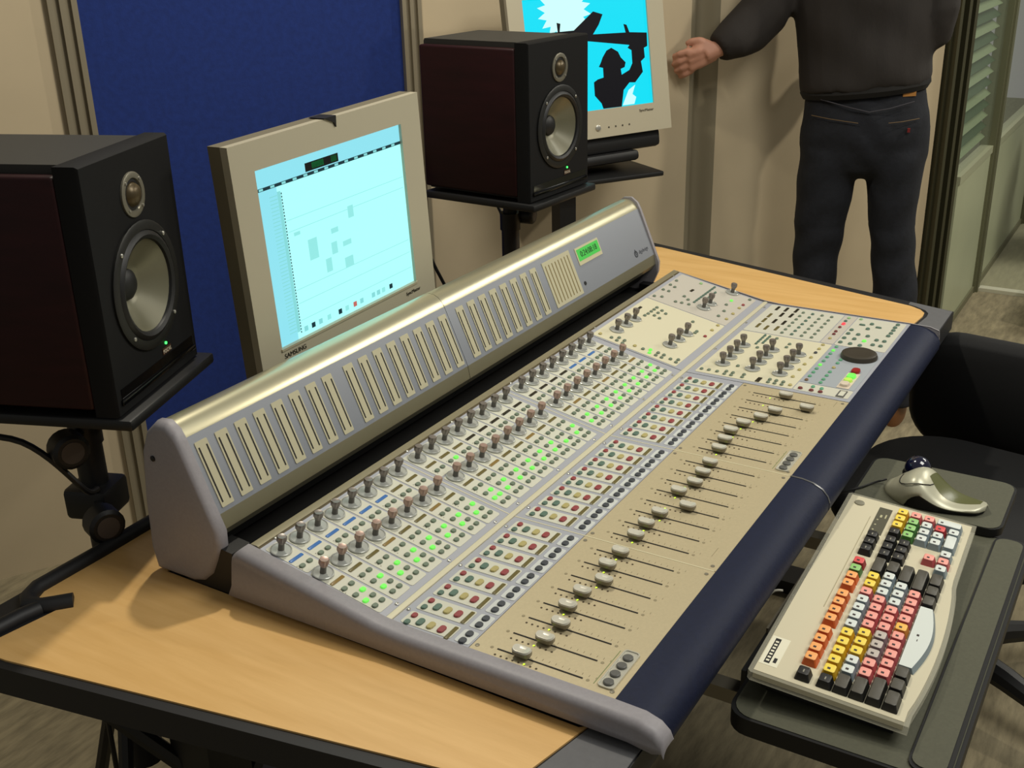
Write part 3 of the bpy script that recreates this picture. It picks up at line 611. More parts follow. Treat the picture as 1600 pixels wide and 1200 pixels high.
def stand(label, loc, rz, zt, near):
    t = thing('speaker_stand', label, 'speaker stand', loc, rz, 'black speaker stands')
    rbox((-0.128, -0.155, zt-0.016), (0.128, 0.15, zt), 0.004).build('top_plate', black_m, t)
    MB().lathe([(0.021, 0.45), (0.021, zt-0.10), (0.024, zt-0.10), (0.024, zt-0.06), (0.016, zt-0.06), (0.016, zt-0.012)], 16).build('pole', black_m, t)
    MB().lathe([(0.030, 0.30), (0.030, 0.62), (0.034, 0.62), (0.034, 0.68), (0.027, 0.69)], 16).build('sleeve', black_m, t)
    for k in range(3):
        a = math.radians(70+120*k)
        MB().tube([(0.02*math.cos(a), 0.02*math.sin(a), 0.50), (0.15*math.cos(a), 0.15*math.sin(a), 0.16), (0.24*math.cos(a), 0.24*math.sin(a), 0.012)], 0.012).build('leg', black_m, t)
    def wheel(x, y, z, az, r=0.026):
        M = T(x, y, z) @ RZ(az) @ RX(math.pi/2)
        o = MB().lathe([(r*0.7, -0.018), (r, -0.016), (r, 0.012), (r*0.8, 0.016)], 18, 0, M).build('clamp_knob', black_m, t)
        MB().lathe([(r*0.62, 0.0160), (r*0.62, 0.0168)], 18, 0, M).build('knob_badge', mat('knob_badge_grey', (74, 66, 62), 0.5), o)
        MB().tube([tuple(M @ Vector((0, 0, -0.01))), (0, 0, z)], 0.008).build('knob_bolt', black_m, o)
    if near:
        wheel(-0.075, -0.02, zt-0.075, -0.7); wheel(-0.085, -0.06, zt-0.185, -0.7); wheel(0.05, 0.03, zt-0.19, 0.6, 0.016)
        rbox((-0.035, -0.035, zt-0.215), (0.035, 0.035, zt-0.165), 0.008).build('clamp_block', black_m, t)
    else: wheel(0.03, -0.03, zt-0.07, 0.2, 0.020)
    return t
stand('black clamp jointed stand under the speaker next to the pale editing screen', (0.985-0.12*math.sin(0.36), 1.188+0.14*math.cos(0.36), 0), 0.36, 0.983, True)
stand('black pole stand under the speaker next to the blue screened monitor', (2.160+0.012, 1.192+0.14, 0), -0.07, 1.011, False)

# ================================================================== MONITORS
def emi(name, rgb, s): return mat(name, (8, 8, 8), 0.4, emit=rgb, es=s, spec=0.3)
def frame_ring(w, h, l, r, tp, bt, d0, d1):      # bezel around the screen opening
    o_ = [(-w/2-l, -h/2-bt), (w/2+r, -h/2-bt), (w/2+r, h/2+tp), (-w/2-l, h/2+tp)]; i_ = [(-w/2, -h/2), (w/2, -h/2), (w/2, h/2), (-w/2, h/2)]
    m = MB()
    m.loft([[(x, d1, z) for x, z in o_], [(x, d0, z) for x, z in o_], [(x, d0, z) for x, z in i_], [(x, d0+0.006, z) for x, z in i_]], 0, None, False, False)
    return m
def monitor(label, M, w, h, l, r, tp, bt, thick, scale=1):
    t = thing('computer_monitor', label, 'monitor', group='flat screen monitors'); t.matrix_world = M
    frame_ring(w, h, l, r, tp, bt, 0.0, 0.014).build('bezel', bezel_m, t)
    a = [(-w/2-l, -h/2-bt), (w/2+r, -h/2-bt), (w/2+r, h/2+tp), (-w/2-l, h/2+tp)]
    k = 0.012
    b_ = [(-w/2-l+k, -h/2-bt+k), (w/2+r-k, -h/2-bt+k), (w/2+r-k, h/2+tp-k), (-w/2-l+k, h/2+tp-k)]
    MB().loft([[(x, 0.0075, z) for x, z in [(p[0]*0.97, p[1]*0.97) for p in a]], [(x, 0.0142, z) for x, z in a], [(x, thick*0.75, z) for x, z in a], [(x, thick, z) for x, z in b_]]).build('shell', bezels_m, t)
    return t
def quads(qs, w, h, y, name, parent):
    names = []; m = MB(); mats_ = []
    for (u0, v0, u1, v1, mt) in qs:
        if mt not in mats_: mats_.append(mt)
        x0, x1, z0, z1 = (u0-0.5)*w, (u1-0.5)*w, (0.5-v1)*h, (0.5-v0)*h
        m.add([(x0, y, z0), (x1, y, z0), (x1, y, z1), (x0, y, z1)], [(0, 1, 2, 3)], mats_.index(mt))
    return m.build(name, mats_, parent)
R1 = Matrix(((0.999, 0.019, -0.039, 1.378), (-0.019, 1.0, 0.019, 1.164), (0.04, -0.019, 0.999, 1.114), (0, 0, 0, 1)))
w1, h1 = 0.352, 0.2816
m1 = monitor('silver monitor with pale editing screen standing behind the meter bridge', R1, w1, h1, 0.047, 0.054, 0.044, 0.042, 0.052)
cy0 = emi('screen_pale_cyan', (172, 252, 250), 1.0)
MB().box((-w1/2, 0.0055, -h1/2), (w1/2, 0.0072, h1/2)).build('screen', cy0, m1)
cy1 = emi('screen_toolbar_blue', (150, 236, 250), 0.85); cyd = emi('screen_dark_line', (30, 70, 80), 0.5); cym = emi('screen_mid_cyan', (140, 226, 226), 0.85); cyl = emi('screen_light_line', (150, 236, 232), 0.9); sblk = emi('screen_black', (16, 26, 26), 0.3); sgrn = emi('screen_green', (20, 120, 60), 0.6)
qs = [(0, 0, 1, 0.104, cy1), (0, 0.104, 1, 0.122, cyd), (0, 0.122, 0.125, 1, cy1), (0.125, 0.15, 0.145, 0.96, cym)]
quads(qs, w1, h1, 0.0054, 'screen_layout', m1)
qs = [(0.316, 0.050, 0.54, 0.098, sblk), (0.36, 0.056, 0.44, 0.09, sgrn), (0.49, 0.056, 0.53, 0.09, sgrn)]
for k in range(14): qs.append((0.02+k*0.07, 0.107, 0.045+k*0.07, 0.119, cym))
for k in range(46): qs.append((0.146, 0.16+k*0.0178, 0.152, 0.170+k*0.0178, cyd))
for k in range(40): qs.append((0.075, 0.165+k*0.02, 0.122, 0.170+k*0.02, cym))
for v in (0.32, 0.385, 0.72, 0.80, 0.90): qs.append((0.155, v, 0.99, v+0.0035, cyl))
for (u, v, a, b) in [(0.27, 0.47, 0.06, 0.12), (0.43, 0.46, 0.05, 0.03), (0.42, 0.54, 0.04, 0.07), (0.37, 0.62, 0.04, 0.08), (0.50, 0.56, 0.06, 0.03), (0.50, 0.66, 0.06, 0.06), (0.56, 0.37, 0.04, 0.07), (0.19, 0.40, 0.04, 0.02)]: qs.append((u, v, u+a, v+b, cyl))
for u, mt in ((0.17, cym), (0.22, cyd), (0.27, cym), (0.33, cyl), (0.41, cyd), (0.46, cyl), (0.52, emi('screen_red', (220, 120, 110), 0.7)), (0.57, cym), (0.66, cym), (0.70, cym), (0.74, cyl), (0.80, cyd)): qs.append((u, 0.945, u+0.025, 0.975, mt))
quads(qs, w1, h1, 0.0052, 'screen_windows', m1)
MB().box((-w1/2-0.002, -0.002, -h1/2-0.004), (w1/2+0.002, 0.001, -h1/2)).build('screen_lip', mat('lip_bright', (206, 196, 166), 0.35, 0.3), m1)
mt_ = mat('monitor_print', (60, 56, 44), 0.6)
text('maker_text', 'SAMSUNG', 0.011, mt_, m1, T(-w1/2+0.028, -0.0006, -h1/2-0.014) @ RX(math.pi/2))
text('model_text', 'SyncMaster', 0.009, mt_, m1, T(w1/2-0.012, -0.0006, -h1/2-0.015) @ RX(math.pi/2))
cl_ = MB(); cl_.add([(-0.016, -0.003, h1/2+0.046), (0.012, -0.003, h1/2+0.046), (0.010, -0.003, h1/2+0.028), (0.006, -0.003, h1/2+0.036), (-0.016, 0.03, h1/2+0.046), (0.012, 0.03, h1/2+0.046), (0.006, -0.001, h1/2+0.036), (0.010, -0.001, h1/2+0.028)], [(0, 1, 2, 3), (0, 4, 5, 1), (1, 5, 7, 2), (2, 7, 6, 3), (3, 6, 4, 0), (4, 6, 7, 5)])
cl_.build('clip', black_m, m1)
s1 = thing('monitor_stand', 'black floor stand holding the pale screened monitor behind the desk', 'monitor stand', (1.385, 1.30, 0))
MB().lathe([(0.024, 0.02), (0.024, 1.08), (0.02, 1.085)], 14).build('pole', black_m, s1); MB().lathe([(0.20, 0), (0.20, 0.012), (0.03, 0.024)], 28).build('base', black_m, s1)
MB().box((-0.05, -0.076, 1.06), (0.05, 0.0, 1.16)).build('mount', black_m, s1)

R2 = Matrix(((0.837, 0.544, 0.056, 2.777), (-0.546, 0.827, 0.136, 1.437), (0.027, -0.144, 0.989, 1.240), (0, 0, 0, 1)))
w2, h2 = 0.376, 0.3005
m2 = monitor('silver monitor with bright blue screen and a dark armed silhouette', R2, w2, h2, 0.045, 0.052, 0.040, 0.075, 0.055)
MB().box((-w2/2, 0.0055, -h2/2), (w2/2, 0.0072, h2/2)).build('screen', emi('screen_bright_cyan', (0, 216, 238), 1.0), m2)
def poly(uvs, y, name, mt):
    return MB().add([((u-0.5)*w2, y, (0.5-v)*h2) for u, v in uvs], [tuple(range(len(uvs)))]).build(name, mt, m2)
sun = []
for k in range(36):
    a = 2*math.pi*k/36; r = 0.215 if k % 2 else 0.155
    sun.append((0.33+r*math.cos(a), 0.12+r*1.2*math.sin(a)))
sun = [(max(0.002, u), max(0.002, v)) for u, v in sun]
poly(sun, 0.0053, 'screen_burst', emi('screen_white', (200, 252, 248), 1.0))
poly([(0.74, 0.99), (0.80, 0.86), (0.86, 0.82), (0.83, 0.90), (0.86, 0.93), (0.84, 0.99)], 0.0053, 'screen_burst', emi('screen_white', None, 1.0) if False else MATS['screen_white'])
sil = emi('screen_silhouette', (4, 4, 28), 0.25)
poly([(0.391, 0.291), (0.559, 0.146), (0.635, 0.178), (0.596, 0.264), (0.543, 0.341), (0.813, 0.354), (0.80, 0.278), (0.826, 0.289), (0.845, 0.355), (0.991, 0.374), (0.987, 0.492), (0.957, 0.505), (0.85, 0.513), (0.819, 0.489), (0.837, 0.466), (0.476, 0.391), (0.10, 0.34), (0.10, 0.29)], 0.0051, 'screen_weapon', sil)
poly([(0.259, 0.212), (0.289, 0.223), (0.276, 0.30), (0.262, 0.30)], 0.0051, 'screen_weapon', sil)
poly([(0.585, 0.595), (0.605, 0.548), (0.641, 0.493), (0.683, 0.473), (0.736, 0.513), (0.756, 0.566), (0.793, 0.613), (0.782, 0.654), (0.748, 0.666), (0.752, 0.718), (0.82, 0.684), (0.849, 0.628), (0.85, 0.505), (0.957, 0.50), (0.959, 0.59), (0.924, 0.62), (0.933, 0.715), (0.861, 0.8), (0.812, 0.794), (0.758, 0.855), (0.731, 0.999), (0.576, 0.997), (0.564, 0.948), (0.514, 0.873), (0.516, 0.755), (0.55, 0.734), (0.599, 0.723), (0.601, 0.639), (0.567, 0.627)], 0.0050, 'screen_figure', sil)
MB().lathe([(0.008, 0), (0.008, 0.002), (0.005, 0.003)], 16, 0, T(0.01*w2, 0, -0.66*h2) @ RX(math.pi/2)).build('power_button', screw_m, m2)
for k in range(4): MB().lathe([(0.0025, 0), (0.0025, 0.001)], 8, 0, T((0.10+0.058*k)*w2, 0, -0.665*h2) @ RX(math.pi/2)).build('menu_button', mt_, m2)
text('model_text', 'SyncMaster', 0.010, mt_, m2, T(0.43*w2, -0.0006, -0.557*h2) @ RX(math.pi/2))
rbox((-0.20, 0.02, -h2/2-0.122), (0.215, 0.11, -h2/2-0.070), 0.012).build('speaker_foot', black_m, m2)
rbox((-0.10, 0.0, -h2/2-0.150), (0.13, 0.15, -h2/2-0.121), 0.010).build('neck', black_m, m2)
s2 = thing('monitor_stand', 'black pole stand with a tray holding the blue screened monitor', 'monitor stand', (2.83, 1.48, 0), -0.577)
rbox((-0.20, -0.15, 0.902), (0.17, 0.12, 0.916), 0.004).build('tray', black_m, s2)
MB().box((-0.13, -0.09, 0.03), (-0.08, -0.04, 0.902)).build('pole', black_m, s2); MB().lathe([(0.16, 0), (0.16, 0.015), (0.03, 0.03)], 28, 0, T(-0.105, -0.065, 0)).build('base', black_m, s2)

# ================================================================== KEYBOARD TRAY, KEYBOARD, TRACKBALL
kt = thing('keyboard_tray', 'grey green keyboard tray with black edge, wrist rest and mouse board', 'keyboard tray', (1.35, 0.25, 0))
kl = lambda x, y: (x-1.35, y-0.25)
def shift(pts): return [kl(*p) for p in pts]
def board(name, pts, z0, z1, edge, top, par):
    o = MB().slab(shift(pts), z0, z1).build(name, edge, par)
    cx = sum(p[0] for p in pts)/len(pts); cy_ = sum(p[1] for p in pts)/len(pts)
    ins = [(cx+(x-cx)*0.985, cy_+(y-cy_)*0.965) for x, y in pts]
    MB().slab(shift(ins), z1-0.001, z1+0.001).build(name+'_surface', top, o); return o
TRZ = 0.692
board('board', rrect(1.055, 0.100, 1.640, 0.362, 0.028), TRZ-0.024, TRZ, black_m, tray_m, kt)
MB().slab(shift(rrect(1.062, 0.106, 1.638, 0.1520, 0.018)), TRZ-0.001, TRZ+0.0040).build('wrist_rest_edge', black_m, kt); MB().slab(shift(rrect(1.068, 0.111, 1.632, 0.1490, 0.015)), TRZ+0.002, TRZ+0.0055).build('wrist_rest', tray_m, kt)
board('mouse_board', rrect(1.630, 0.145, 1.800, 0.375, 0.022), TRZ+0.003, TRZ+0.016, black_m, tray_m, kt)
MB().box((1.62-1.35, 0.24-0.25, TRZ-0.03), (1.68-1.35, 0.30-0.25, TRZ+0.003)).build('mouse_arm', black_m, kt)
for x in (1.14, 1.56): MB().box((x-1.362, 0.33-0.25, TRZ-0.045), (x-1.338, 0.62-0.25, TRZ-0.024)).build('slide_rail', mat('rail_steel', (130, 124, 110), 0.35, 0.7), kt)
for x in (1.14, 1.56): MB().box((x-1.362, 0.45-0.25, TRZ-0.024), (x-1.338, 0.62-0.25, TZ-0.041)).build('rail_hanger', black_m, kt)
MB().box((1.22-1.35, 0.3655-0.25, TRZ+0.010), (1.40-1.35, 0.3685-0.25, TRZ+0.018)).build('steel_strip', mat('strip_bright', (150, 142, 124), 0.3, 0.5), kt)
MB().box((1.13-1.35, 0.3625-0.25, TRZ-0.024), (1.61-1.35, 0.369-0.25, TRZ+0.010)).build('rear_stop', black_m, kt)

KX, KY, KZ0 = 1.095, 0.166, TRZ+0.0013
kb = thing('keyboard', 'clear edged editing keyboard with coloured keycaps lying on the tray', 'keyboard', (KX, KY, KZ0), math.radians(2.0))
KW, KD = 0.508, 0.178; KT = math.radians(4.0)
KM = T(0, 0, 0.014) @ RX(KT)       # tilted deck; local x along the keys, y to the back
def kp(pts): return pts
def front_y(x): return -0.006-0.011*max(0, math.sin(min(1, max(0, (x-0.03)/0.29))*math.pi))**0.7
N = 24
fr = [(KW*i/N, front_y(KW*i/N)) for i in range(N+1)]
outl = fr+[(KW, KD+0.002), (KW-0.004, KD+0.006), (0.004, KD+0.006), (0.0, KD+0.002)]
MB().slab(outl, 0.004, 0.016, 0, KM).build('clear_case', acry_m, kb)
ins = [(0.006+(KW-0.012)*i/N, front_y(0.006+(KW-0.012)*i/N)+0.006) for i in range(N+1)]+[(KW-0.006, KD), (0.006, KD)]
MB().slab(ins, 0.0045, 0.0165, 0, KM).build('key_deck', kbase_m, kb)
MB().box((0.015, 0.01, -0.012), (KW-0.015, KD-0.01, 0.0035), 0, KM).build('under_tray', black_m, kb)
MB().box((0.03, KD-0.03, 0.0), (KW-0.03, KD-0.012, 0.020)).build('rear_foot', black_m, kb)
U_ = 0.0209; UR = 0.0192
kc = {k: mat('key_'+k, c, 0.45) for k, c in dict(black=(34, 32, 30), dark=(78, 74, 64), orange=(252, 176, 104), green=(150, 204, 120), red=(226, 84, 84), yellow=(250, 222, 84), white=(222, 228, 222), pink=(248, 166, 152), lilac=(196, 184, 174), amber=(250, 192, 88)).items()}
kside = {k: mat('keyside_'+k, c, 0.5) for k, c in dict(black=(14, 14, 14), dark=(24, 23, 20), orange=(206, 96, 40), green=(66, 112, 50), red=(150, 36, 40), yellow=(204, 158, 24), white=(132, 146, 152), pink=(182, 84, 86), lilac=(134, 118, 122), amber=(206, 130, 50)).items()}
KME = {}
def key(col, u, row, wu=1.0, hu=1.0, low=False):
    k = (col, wu, hu)
    if k not in KME:
        w_, d_ = wu*U_-0.0010, hu*UR-0.0008; m = MB()
        a = rrect(0, 0, w_, d_, 0.0012, 1); b_ = rrect(0.0022, 0.0032, w_-0.0022, d_-0.0018, 0.0018, 1); c_ = rrect(0.0030, 0.0042, w_-0.0030, d_-0.0026, 0.0015, 1)
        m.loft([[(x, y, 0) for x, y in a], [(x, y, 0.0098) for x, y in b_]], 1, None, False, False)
        m.loft([[(x, y, 0.0098) for x, y in b_], [(x, y, 0.0104) for x, y in c_]], 0, None, False, True)
        if col not in ('black', 'dark') and wu < 2: m.box((0.0058, d_-0.0095, 0.0104), (0.0098, d_-0.0058, 0.01052), 2)
        elif col in ('black',): m.box((0.0055, d_-0.0095, 0.0104), (0.0110, d_-0.0080, 0.01052), 3)
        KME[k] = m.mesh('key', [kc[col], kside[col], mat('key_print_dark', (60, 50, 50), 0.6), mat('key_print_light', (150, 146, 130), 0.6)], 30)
    o = put('key', KME[k], kb); o.matrix_local = KM @ T(0.014+u*U_, 0.010+row*UR, 0.0165); return o
def spacebar(u0, u1):
    m = MB(); x0, x1 = 0, (u1-u0)*U_-0.001; n = 14; rings = []
    def edge(x): return -0.002-0.010*math.sin(math.pi*x/x1)
    lo = [(x1*i/n, edge(x1*i/n)) for i in range(n+1)]
    a = lo+[(x1, UR-0.001), (0, UR-0.001)]
    b_ = [(0.002+(x1-0.004)*i/n, edge(x1*i/n)+0.0035) for i in range(n+1)]+[(x1-0.002, UR-0.0025), (0.002, UR-0.0025)]
    m.loft([[(x, y, 0) for x, y in a], [(x, y, 0.0075) for x, y in b_]], 1, None, False, True)
    m.mi[-1] = 0
    m.box((x1*0.50, 0.006, 0.0075), (x1*0.53, 0.009, 0.0077), 2); m.box((x1*0.42, 0.006, 0.0075), (x1*0.45, 0.007, 0.0077), 2)
    o = m.build('space_bar', [kc['white'], kside['white'], mat('key_print_dark', None)], kb); o.matrix_local = KM @ T(0.014+u0*U_, 0.010, 0.0165)
FR = 5.35
key('black', 0, FR)
for g, cols in ((1.55, ['orange']*4), (5.95, ['orange']*4), (10.35, ['orange', 'orange', 'green', 'red'])):
    for i, c in enumerate(cols): key(c, g+i*1.0, FR)
for i in range(3): key('black', 15.25+i, FR)
for row, seq in {4: [('black', 1)]+[('yellow', 1)]*5+[('white', 1)]*4+[('pink', 1)]+[('yellow', 1)]*2+[('dark', 2)],
                 3: [('dark', 1.5)]+[('white', 1)]*2+[('yellow', 1)]*3+[('pink', 1)]*4+[('white', 1)]*3+[('dark', 1.5)],
                 2: [('dark', 1.75)]+[('pink', 1)]*2+[('lilac', 1)]*3+[('pink', 1)]*3+[('white', 1)]*3+[('dark', 2.25)],
                 1: [('dark', 2.25)]+[('pink', 1)]*5+[('amber', 1)]+[('pink', 1)]*4+[('dark', 2.75)]}.items():
    u = 0
    for c, w_ in seq: key(c, u, row, w_); u += w_
for u, w_ in ((0, 1.5), (1.5, 1.25), (2.75, 1.25)): key('dark', u, 0, w_)
spacebar(4.0, 10.9)
for u, w_ in ((10.9, 1.25), (12.15, 1.25), (13.4, 1.6)): key('dark', u, 0, w_)
for r in (4, 3):
    for i in range(3): key('black', 15.25+i, r)
key('pink', 16.25, 1); key('white', 15.25, 0); key('pink', 16.25, 0); key('white', 17.25, 0)
NP = 18.5
for i, c in enumerate(['black', 'yellow', 'yellow', 'yellow']): key(c, NP+i, 4)
for i, c in enumerate(['green', 'green', 'green', 'pink']): key(c, NP+i, 3)
for i, c in enumerate(['white', 'white', 'white', 'pink']): key(c, NP+i, 2)
for i, c in enumerate(['white', 'white', 'red']): key(c, NP+i, 1)
key('white', NP, 0, 2); key('white', NP+2, 0); key('white', NP+3, 0, 1, 2)
o = MB().box((NP*U_+0.014, 0.010+FR*UR, 0.0163), (NP*U_+0.014+4*U_, 0.010+FR*UR+0.019, 0.0172), 0, KM).build('status_panel', mat('status_grey', (86, 84, 68), 0.5), kb)
q = MB()
for k in range(3): q.box((NP*U_+0.024+k*0.016, 0.010+FR*UR+0.013, 0.0172), (NP*U_+0.027+k*0.016, 0.010+FR*UR+0.0155, 0.0174), 0, KM)
q.box((NP*U_+0.066, 0.010+FR*UR+0.004, 0.0172), (NP*U_+0.078, 0.010+FR*UR+0.006, 0.0174), 0, KM); q.box((NP*U_+0.066, 0.010+FR*UR+0.010, 0.0172), (NP*U_+0.074, 0.010+FR*UR+0.013, 0.0174), 0, KM)
q.build('status_lights', mat('status_print', (190, 186, 150), 0.5), o)
MB().lathe([(0.0075, 0.0163), (0.0075, 0.0180), (0.006, 0.0186)], 16, 0, KM @ T(KW-0.028, KD-0.016, 0)).build('power_key', mat('power_key_grey', (134, 130, 112), 0.5), kb)
MB().box((0.18, KD-0.040, 0.0164), (KW-0.06, KD-0.0392, 0.0172), 0, KM).build('deck_groove', mat('deck_line', (176, 168, 138), 0.5), kb)
stk = MB().box((0.022, KD-0.0235, 0.0164), (0.084, KD-0.001, 0.0168), 0, KM).build('label_sticker', mat('sticker_white', (236, 232, 208), 0.5), kb)
q = MB().box((0.026, KD-0.013, 0.0168), (0.080, KD-0.006, 0.0170), 0, KM).build('sticker_band', mat('sticker_black', (26, 26, 26), 0.6), stk)
q = MB()
for k in range(7): q.box((0.030+k*0.0068, KD-0.0115, 0.0170), (0.0335+k*0.0068, KD-0.0075, 0.0171), 0, KM)
q.build('sticker_marks', mat('sticker_white', None), stk)
MB().box((0.030, KD-0.020, 0.0168), (0.040, KD-0.016, 0.0170), 0, KM).build('sticker_marks', mat('sticker_black', None), stk)

# trackball
tb = thing('trackball', 'silver trackball mouse with a dark blue ball on the mouse board', 'trackball', (1.690, 0.252, TRZ+0.0172), math.radians(-8))
def half(v):            # half width along the body, v from head (+) to tail (-)
    return 0.046*math.sqrt(max(0, 1-((v-0.25)/0.80)**2)) if v > 0.25 else 0.046-0.026*((0.25-v)/1.25)**1.3
nv, nu = 28, 18
def tball(scale, cut):
    rows = []
    for i in range(nv+1):
        s_ = i/nv; v = 1.0-2.0*s_; y = 0.078*v*(1 if scale == 1 else 0.965)
        hw = max(0.003, half(v)*(1 if s_ < 0.93 else math.sqrt(max(0.02, 1-((s_-0.93)/0.075)**2))))*scale
        ht = (0.013+0.033*math.exp(-((v-0.30)/0.42)**2)+0.002*math.sin(v*3))*scale
        if s_ < 0.12: ht *= 0.45+0.55*s_/0.12
        bow = -0.010*(1-v*v); r = []
        lo = 0.0 if not cut else min(0.72, max(0.0, (0.42-v)/0.38))*math.pi*0.13
        for j in range(nu+1):
            a = lo+(math.pi-2*lo)*j/nu; r.append((bow-hw*math.cos(a), y, 0.0015+ht*math.sin(a)**0.55*(1+0.10*math.cos(a))))
        if cut: rows.append(r+[(x*1.0-(x-bow)*0.05, yy, z-0.0022) for x, yy, z in reversed(r)])
        else: rows.append(r+[(bow+hw*0.9, y, 0.0), (bow-hw*0.9, y, 0.0)])
    return MB().loft(rows)
tball(0.93, False).build('base', black_m, tb, ang=70)
tball(1, True).build('body', mat('trackball_silver', (196, 194, 170), 0.35, 0.25), tb, ang=70)
# dark palm rest and button seam follow the shell
def tsurf(v, deg, k=1.0):
    s_ = (1-v)/2; hw = max(0.003, half(v)*(1 if s_ < 0.93 else math.sqrt(max(0.02, 1-((s_-0.93)/0.075)**2))))*k
    ht = (0.013+0.033*math.exp(-((v-0.30)/0.42)**2)+0.002*math.sin(v*3))*k
    if s_ < 0.12: ht *= 0.45+0.55*s_/0.12
    a = math.radians(deg); return (-0.010*(1-v*v)-hw*math.cos(a), 0.078*v, 0.0015+ht*math.sin(a)**0.55*(1+0.10*math.cos(a)))
rows = []
for i in range(17):
    v = 0.12-1.0*i/16; wd = math.sin(math.pi*(0.10+0.82*i/16))**0.5
    up_ = [tsurf(v, 108+(q-5)*8.5*wd, 1.012) for q in range(11)]
    rows.append(up_+[tsurf(v, 108+(q-5)*8.5*wd, 0.97) for q in range(10, -1, -1)])
MB().loft(rows).build('palm_rest', mat('trackball_olive', (96, 98, 58), 0.3), tb, ang=70)
sp = [tsurf(v, a, 1.010+0.035*math.cos(math.radians(a))) for v, a in ((0.66, 82), (0.66, 70), (0.65, 55), (0.62, 42), (0.56, 34), (0.45, 30), (0.33, 32), (0.20, 40), (0.10, 50), (0.03, 62), (0.0, 74))]
MB().tube(sp, 0.0008, 6).build('button_seam', dark_m, tb)
sph = MB().lathe([(0.021*math.sin(math.pi*k/12)+0.0001, -0.021*math.cos(math.pi*k/12)) for k in range(13)], 20, 0, T(0.018, 0.040, 0.034)); sph.build('ball', mat('ball_navy', (14, 16, 44), 0.08, coat=1.0), tb)
MB().lathe([(0.0225, 0.020), (0.0232, 0.026), (0.0214, 0.030)], 20, 0, T(0.018, 0.040, 0)).build('ball_socket', black_m, tb)

# cables
def cable(name, path, r, label, m=black_m):
    P = [Vector(p) for p in path]; out = []
    for i in range(len(P)-1):
        p0, p1, p2, p3 = P[max(i-1, 0)], P[i], P[i+1], P[min(i+2, len(P)-1)]
        for k in range(8):
            t = k/8; out.append(0.5*((2*p1)+(-p0+p2)*t+(2*p0-5*p1+4*p2-p3)*t*t+(-p0+3*p1-3*p2+p3)*t**3))
    out.append(P[-1]); return tag(MB().tube(out, r, 8).build(name, m), label, 'cable')
tz = TRZ+0.019
cable('trackball_cable', [(1.701, 0.333, tz+0.008), (1.690, 0.352, tz+0.001), (1.665, 0.366, tz+0.001), (1.650, 0.385, tz-0.004), (1.640, 0.42, 0.690)], 0.0017, 'thin black cable running from the trackball under the armrest')
cable('keyboard_cable', [(1.295, 0.372, 0.724), (1.288, 0.384, 0.722), (1.272, 0.40, 0.700), (1.25, 0.44, 0.68)], 0.0018, 'thin pale cable leaving the back of the keyboard', mat('cable_pale', (200, 196, 180), 0.5))
cable('speaker_cable', [(2.06, 1.50, 1.10), (2.03, 1.51, 0.98), (2.04, 1.47, 0.86), (2.09, 1.44, 0.70), (2.10, 1.42, 0.40), (2.12, 1.50, 0.01)], 0.004, 'black cable hanging behind the monitor with the pale screen')
cable('speaker_cable', [(2.30, 1.44, 1.08), (2.33, 1.50, 0.98), (2.36, 1.47, 0.88), (2.40, 1.46, 0.70), (2.38, 1.45, 0.30), (2.35, 1.50, 0.01)], 0.004, 'black cable hanging beside the pole of the blue screen stand')
cable('speaker_cable', [(0.80, 1.44, 1.02), (0.76, 1.40, 0.965), (0.835, 1.31, 0.93), (0.89, 1.27, 0.84), (0.93, 1.30, 0.79), (0.92, 1.36, 0.50), (0.95, 1.42, 0.01)], 0.0045, 'black cable looping down the clamp jointed speaker stand')

# ================================================================== OFFICE CHAIRS
def chair(label, loc, rz):
    t = thing('office_chair', label, 'chair', loc, rz, 'black office chairs')
    def cushion(w, d, h, cz, par, name, M):
        rr_ = [(1.0-0.10*abs(k)**2.2, k) for k in (-1, -0.8, -0.4, 0, 0.4, 0.8, 1)]
        m = MB(); base = rrect(-w/2, -d/2, w/2, d/2, min(w, d)*0.36, 8)
        m.loft([[(x*s_, y*s_, h/2*k) for x, y in base] for s_, k in rr_], 0, M); return m.build(name, cloth_m, par, ang=60)
    cushion(0.50, 0.48, 0.075, 0, t, 'seat', T(0, 0, 0.450))
    cushion(0.46, 0.30, 0.06, 0, t, 'backrest', T(0, -0.265, 0.572) @ RX(math.radians(82)))
    MB().tube([(0, -0.10, 0.37), (0, -0.30, 0.38), (0, -0.335, 0.46), (0, -0.31, 0.62)], 0.018).build('back_bracket', black_m, t)
    MB().lathe([(0.045, 0.09), (0.045, 0.16), (0.028, 0.165), (0.028, 0.40)], 16).build('column', black_m, t)
    rbox((-0.09, -0.11, 0.385), (0.09, 0.11, 0.415), 0.006).build('seat_plate', black_m, t)
    for k in range(5):
        a = math.radians(18+72*k); c, s_ = math.cos(a), math.sin(a)
        MB().tube([(0.03*c, 0.03*s_, 0.115), (0.15*c, 0.15*s_, 0.105), (0.27*c, 0.27*s_, 0.085), (0.305*c, 0.305*s_, 0.068)], [0.030, 0.026, 0.020, 0.015], 10).build('base_leg', black_m, t)
        cs = MB()
        for d_ in (-0.013, 0.013): cs.lathe([(0.018, -0.008), (0.026, -0.007), (0.026, 0.007), (0.018, 0.008)], 16, 0, T(0.305*c-s_*d_, 0.305*s_+c*d_, 0.026) @ RZ(a) @ RX(math.pi/2))
        co = cs.build('castor', black_m, t)
        MB().lathe([(0.010, 0), (0.010, 0.004)], 12, 0, T(0.305*c-s_*0.0225, 0.305*s_+c*0.0225, 0.026) @ RZ(a) @ RX(-math.pi/2)).build('castor_hub', mat('hub_grey', (150, 150, 140), 0.4), co)
    return t
ch1 = chair('black office chair pushed in under the console armrest', (2.20, 0.27, 0), math.radians(82))
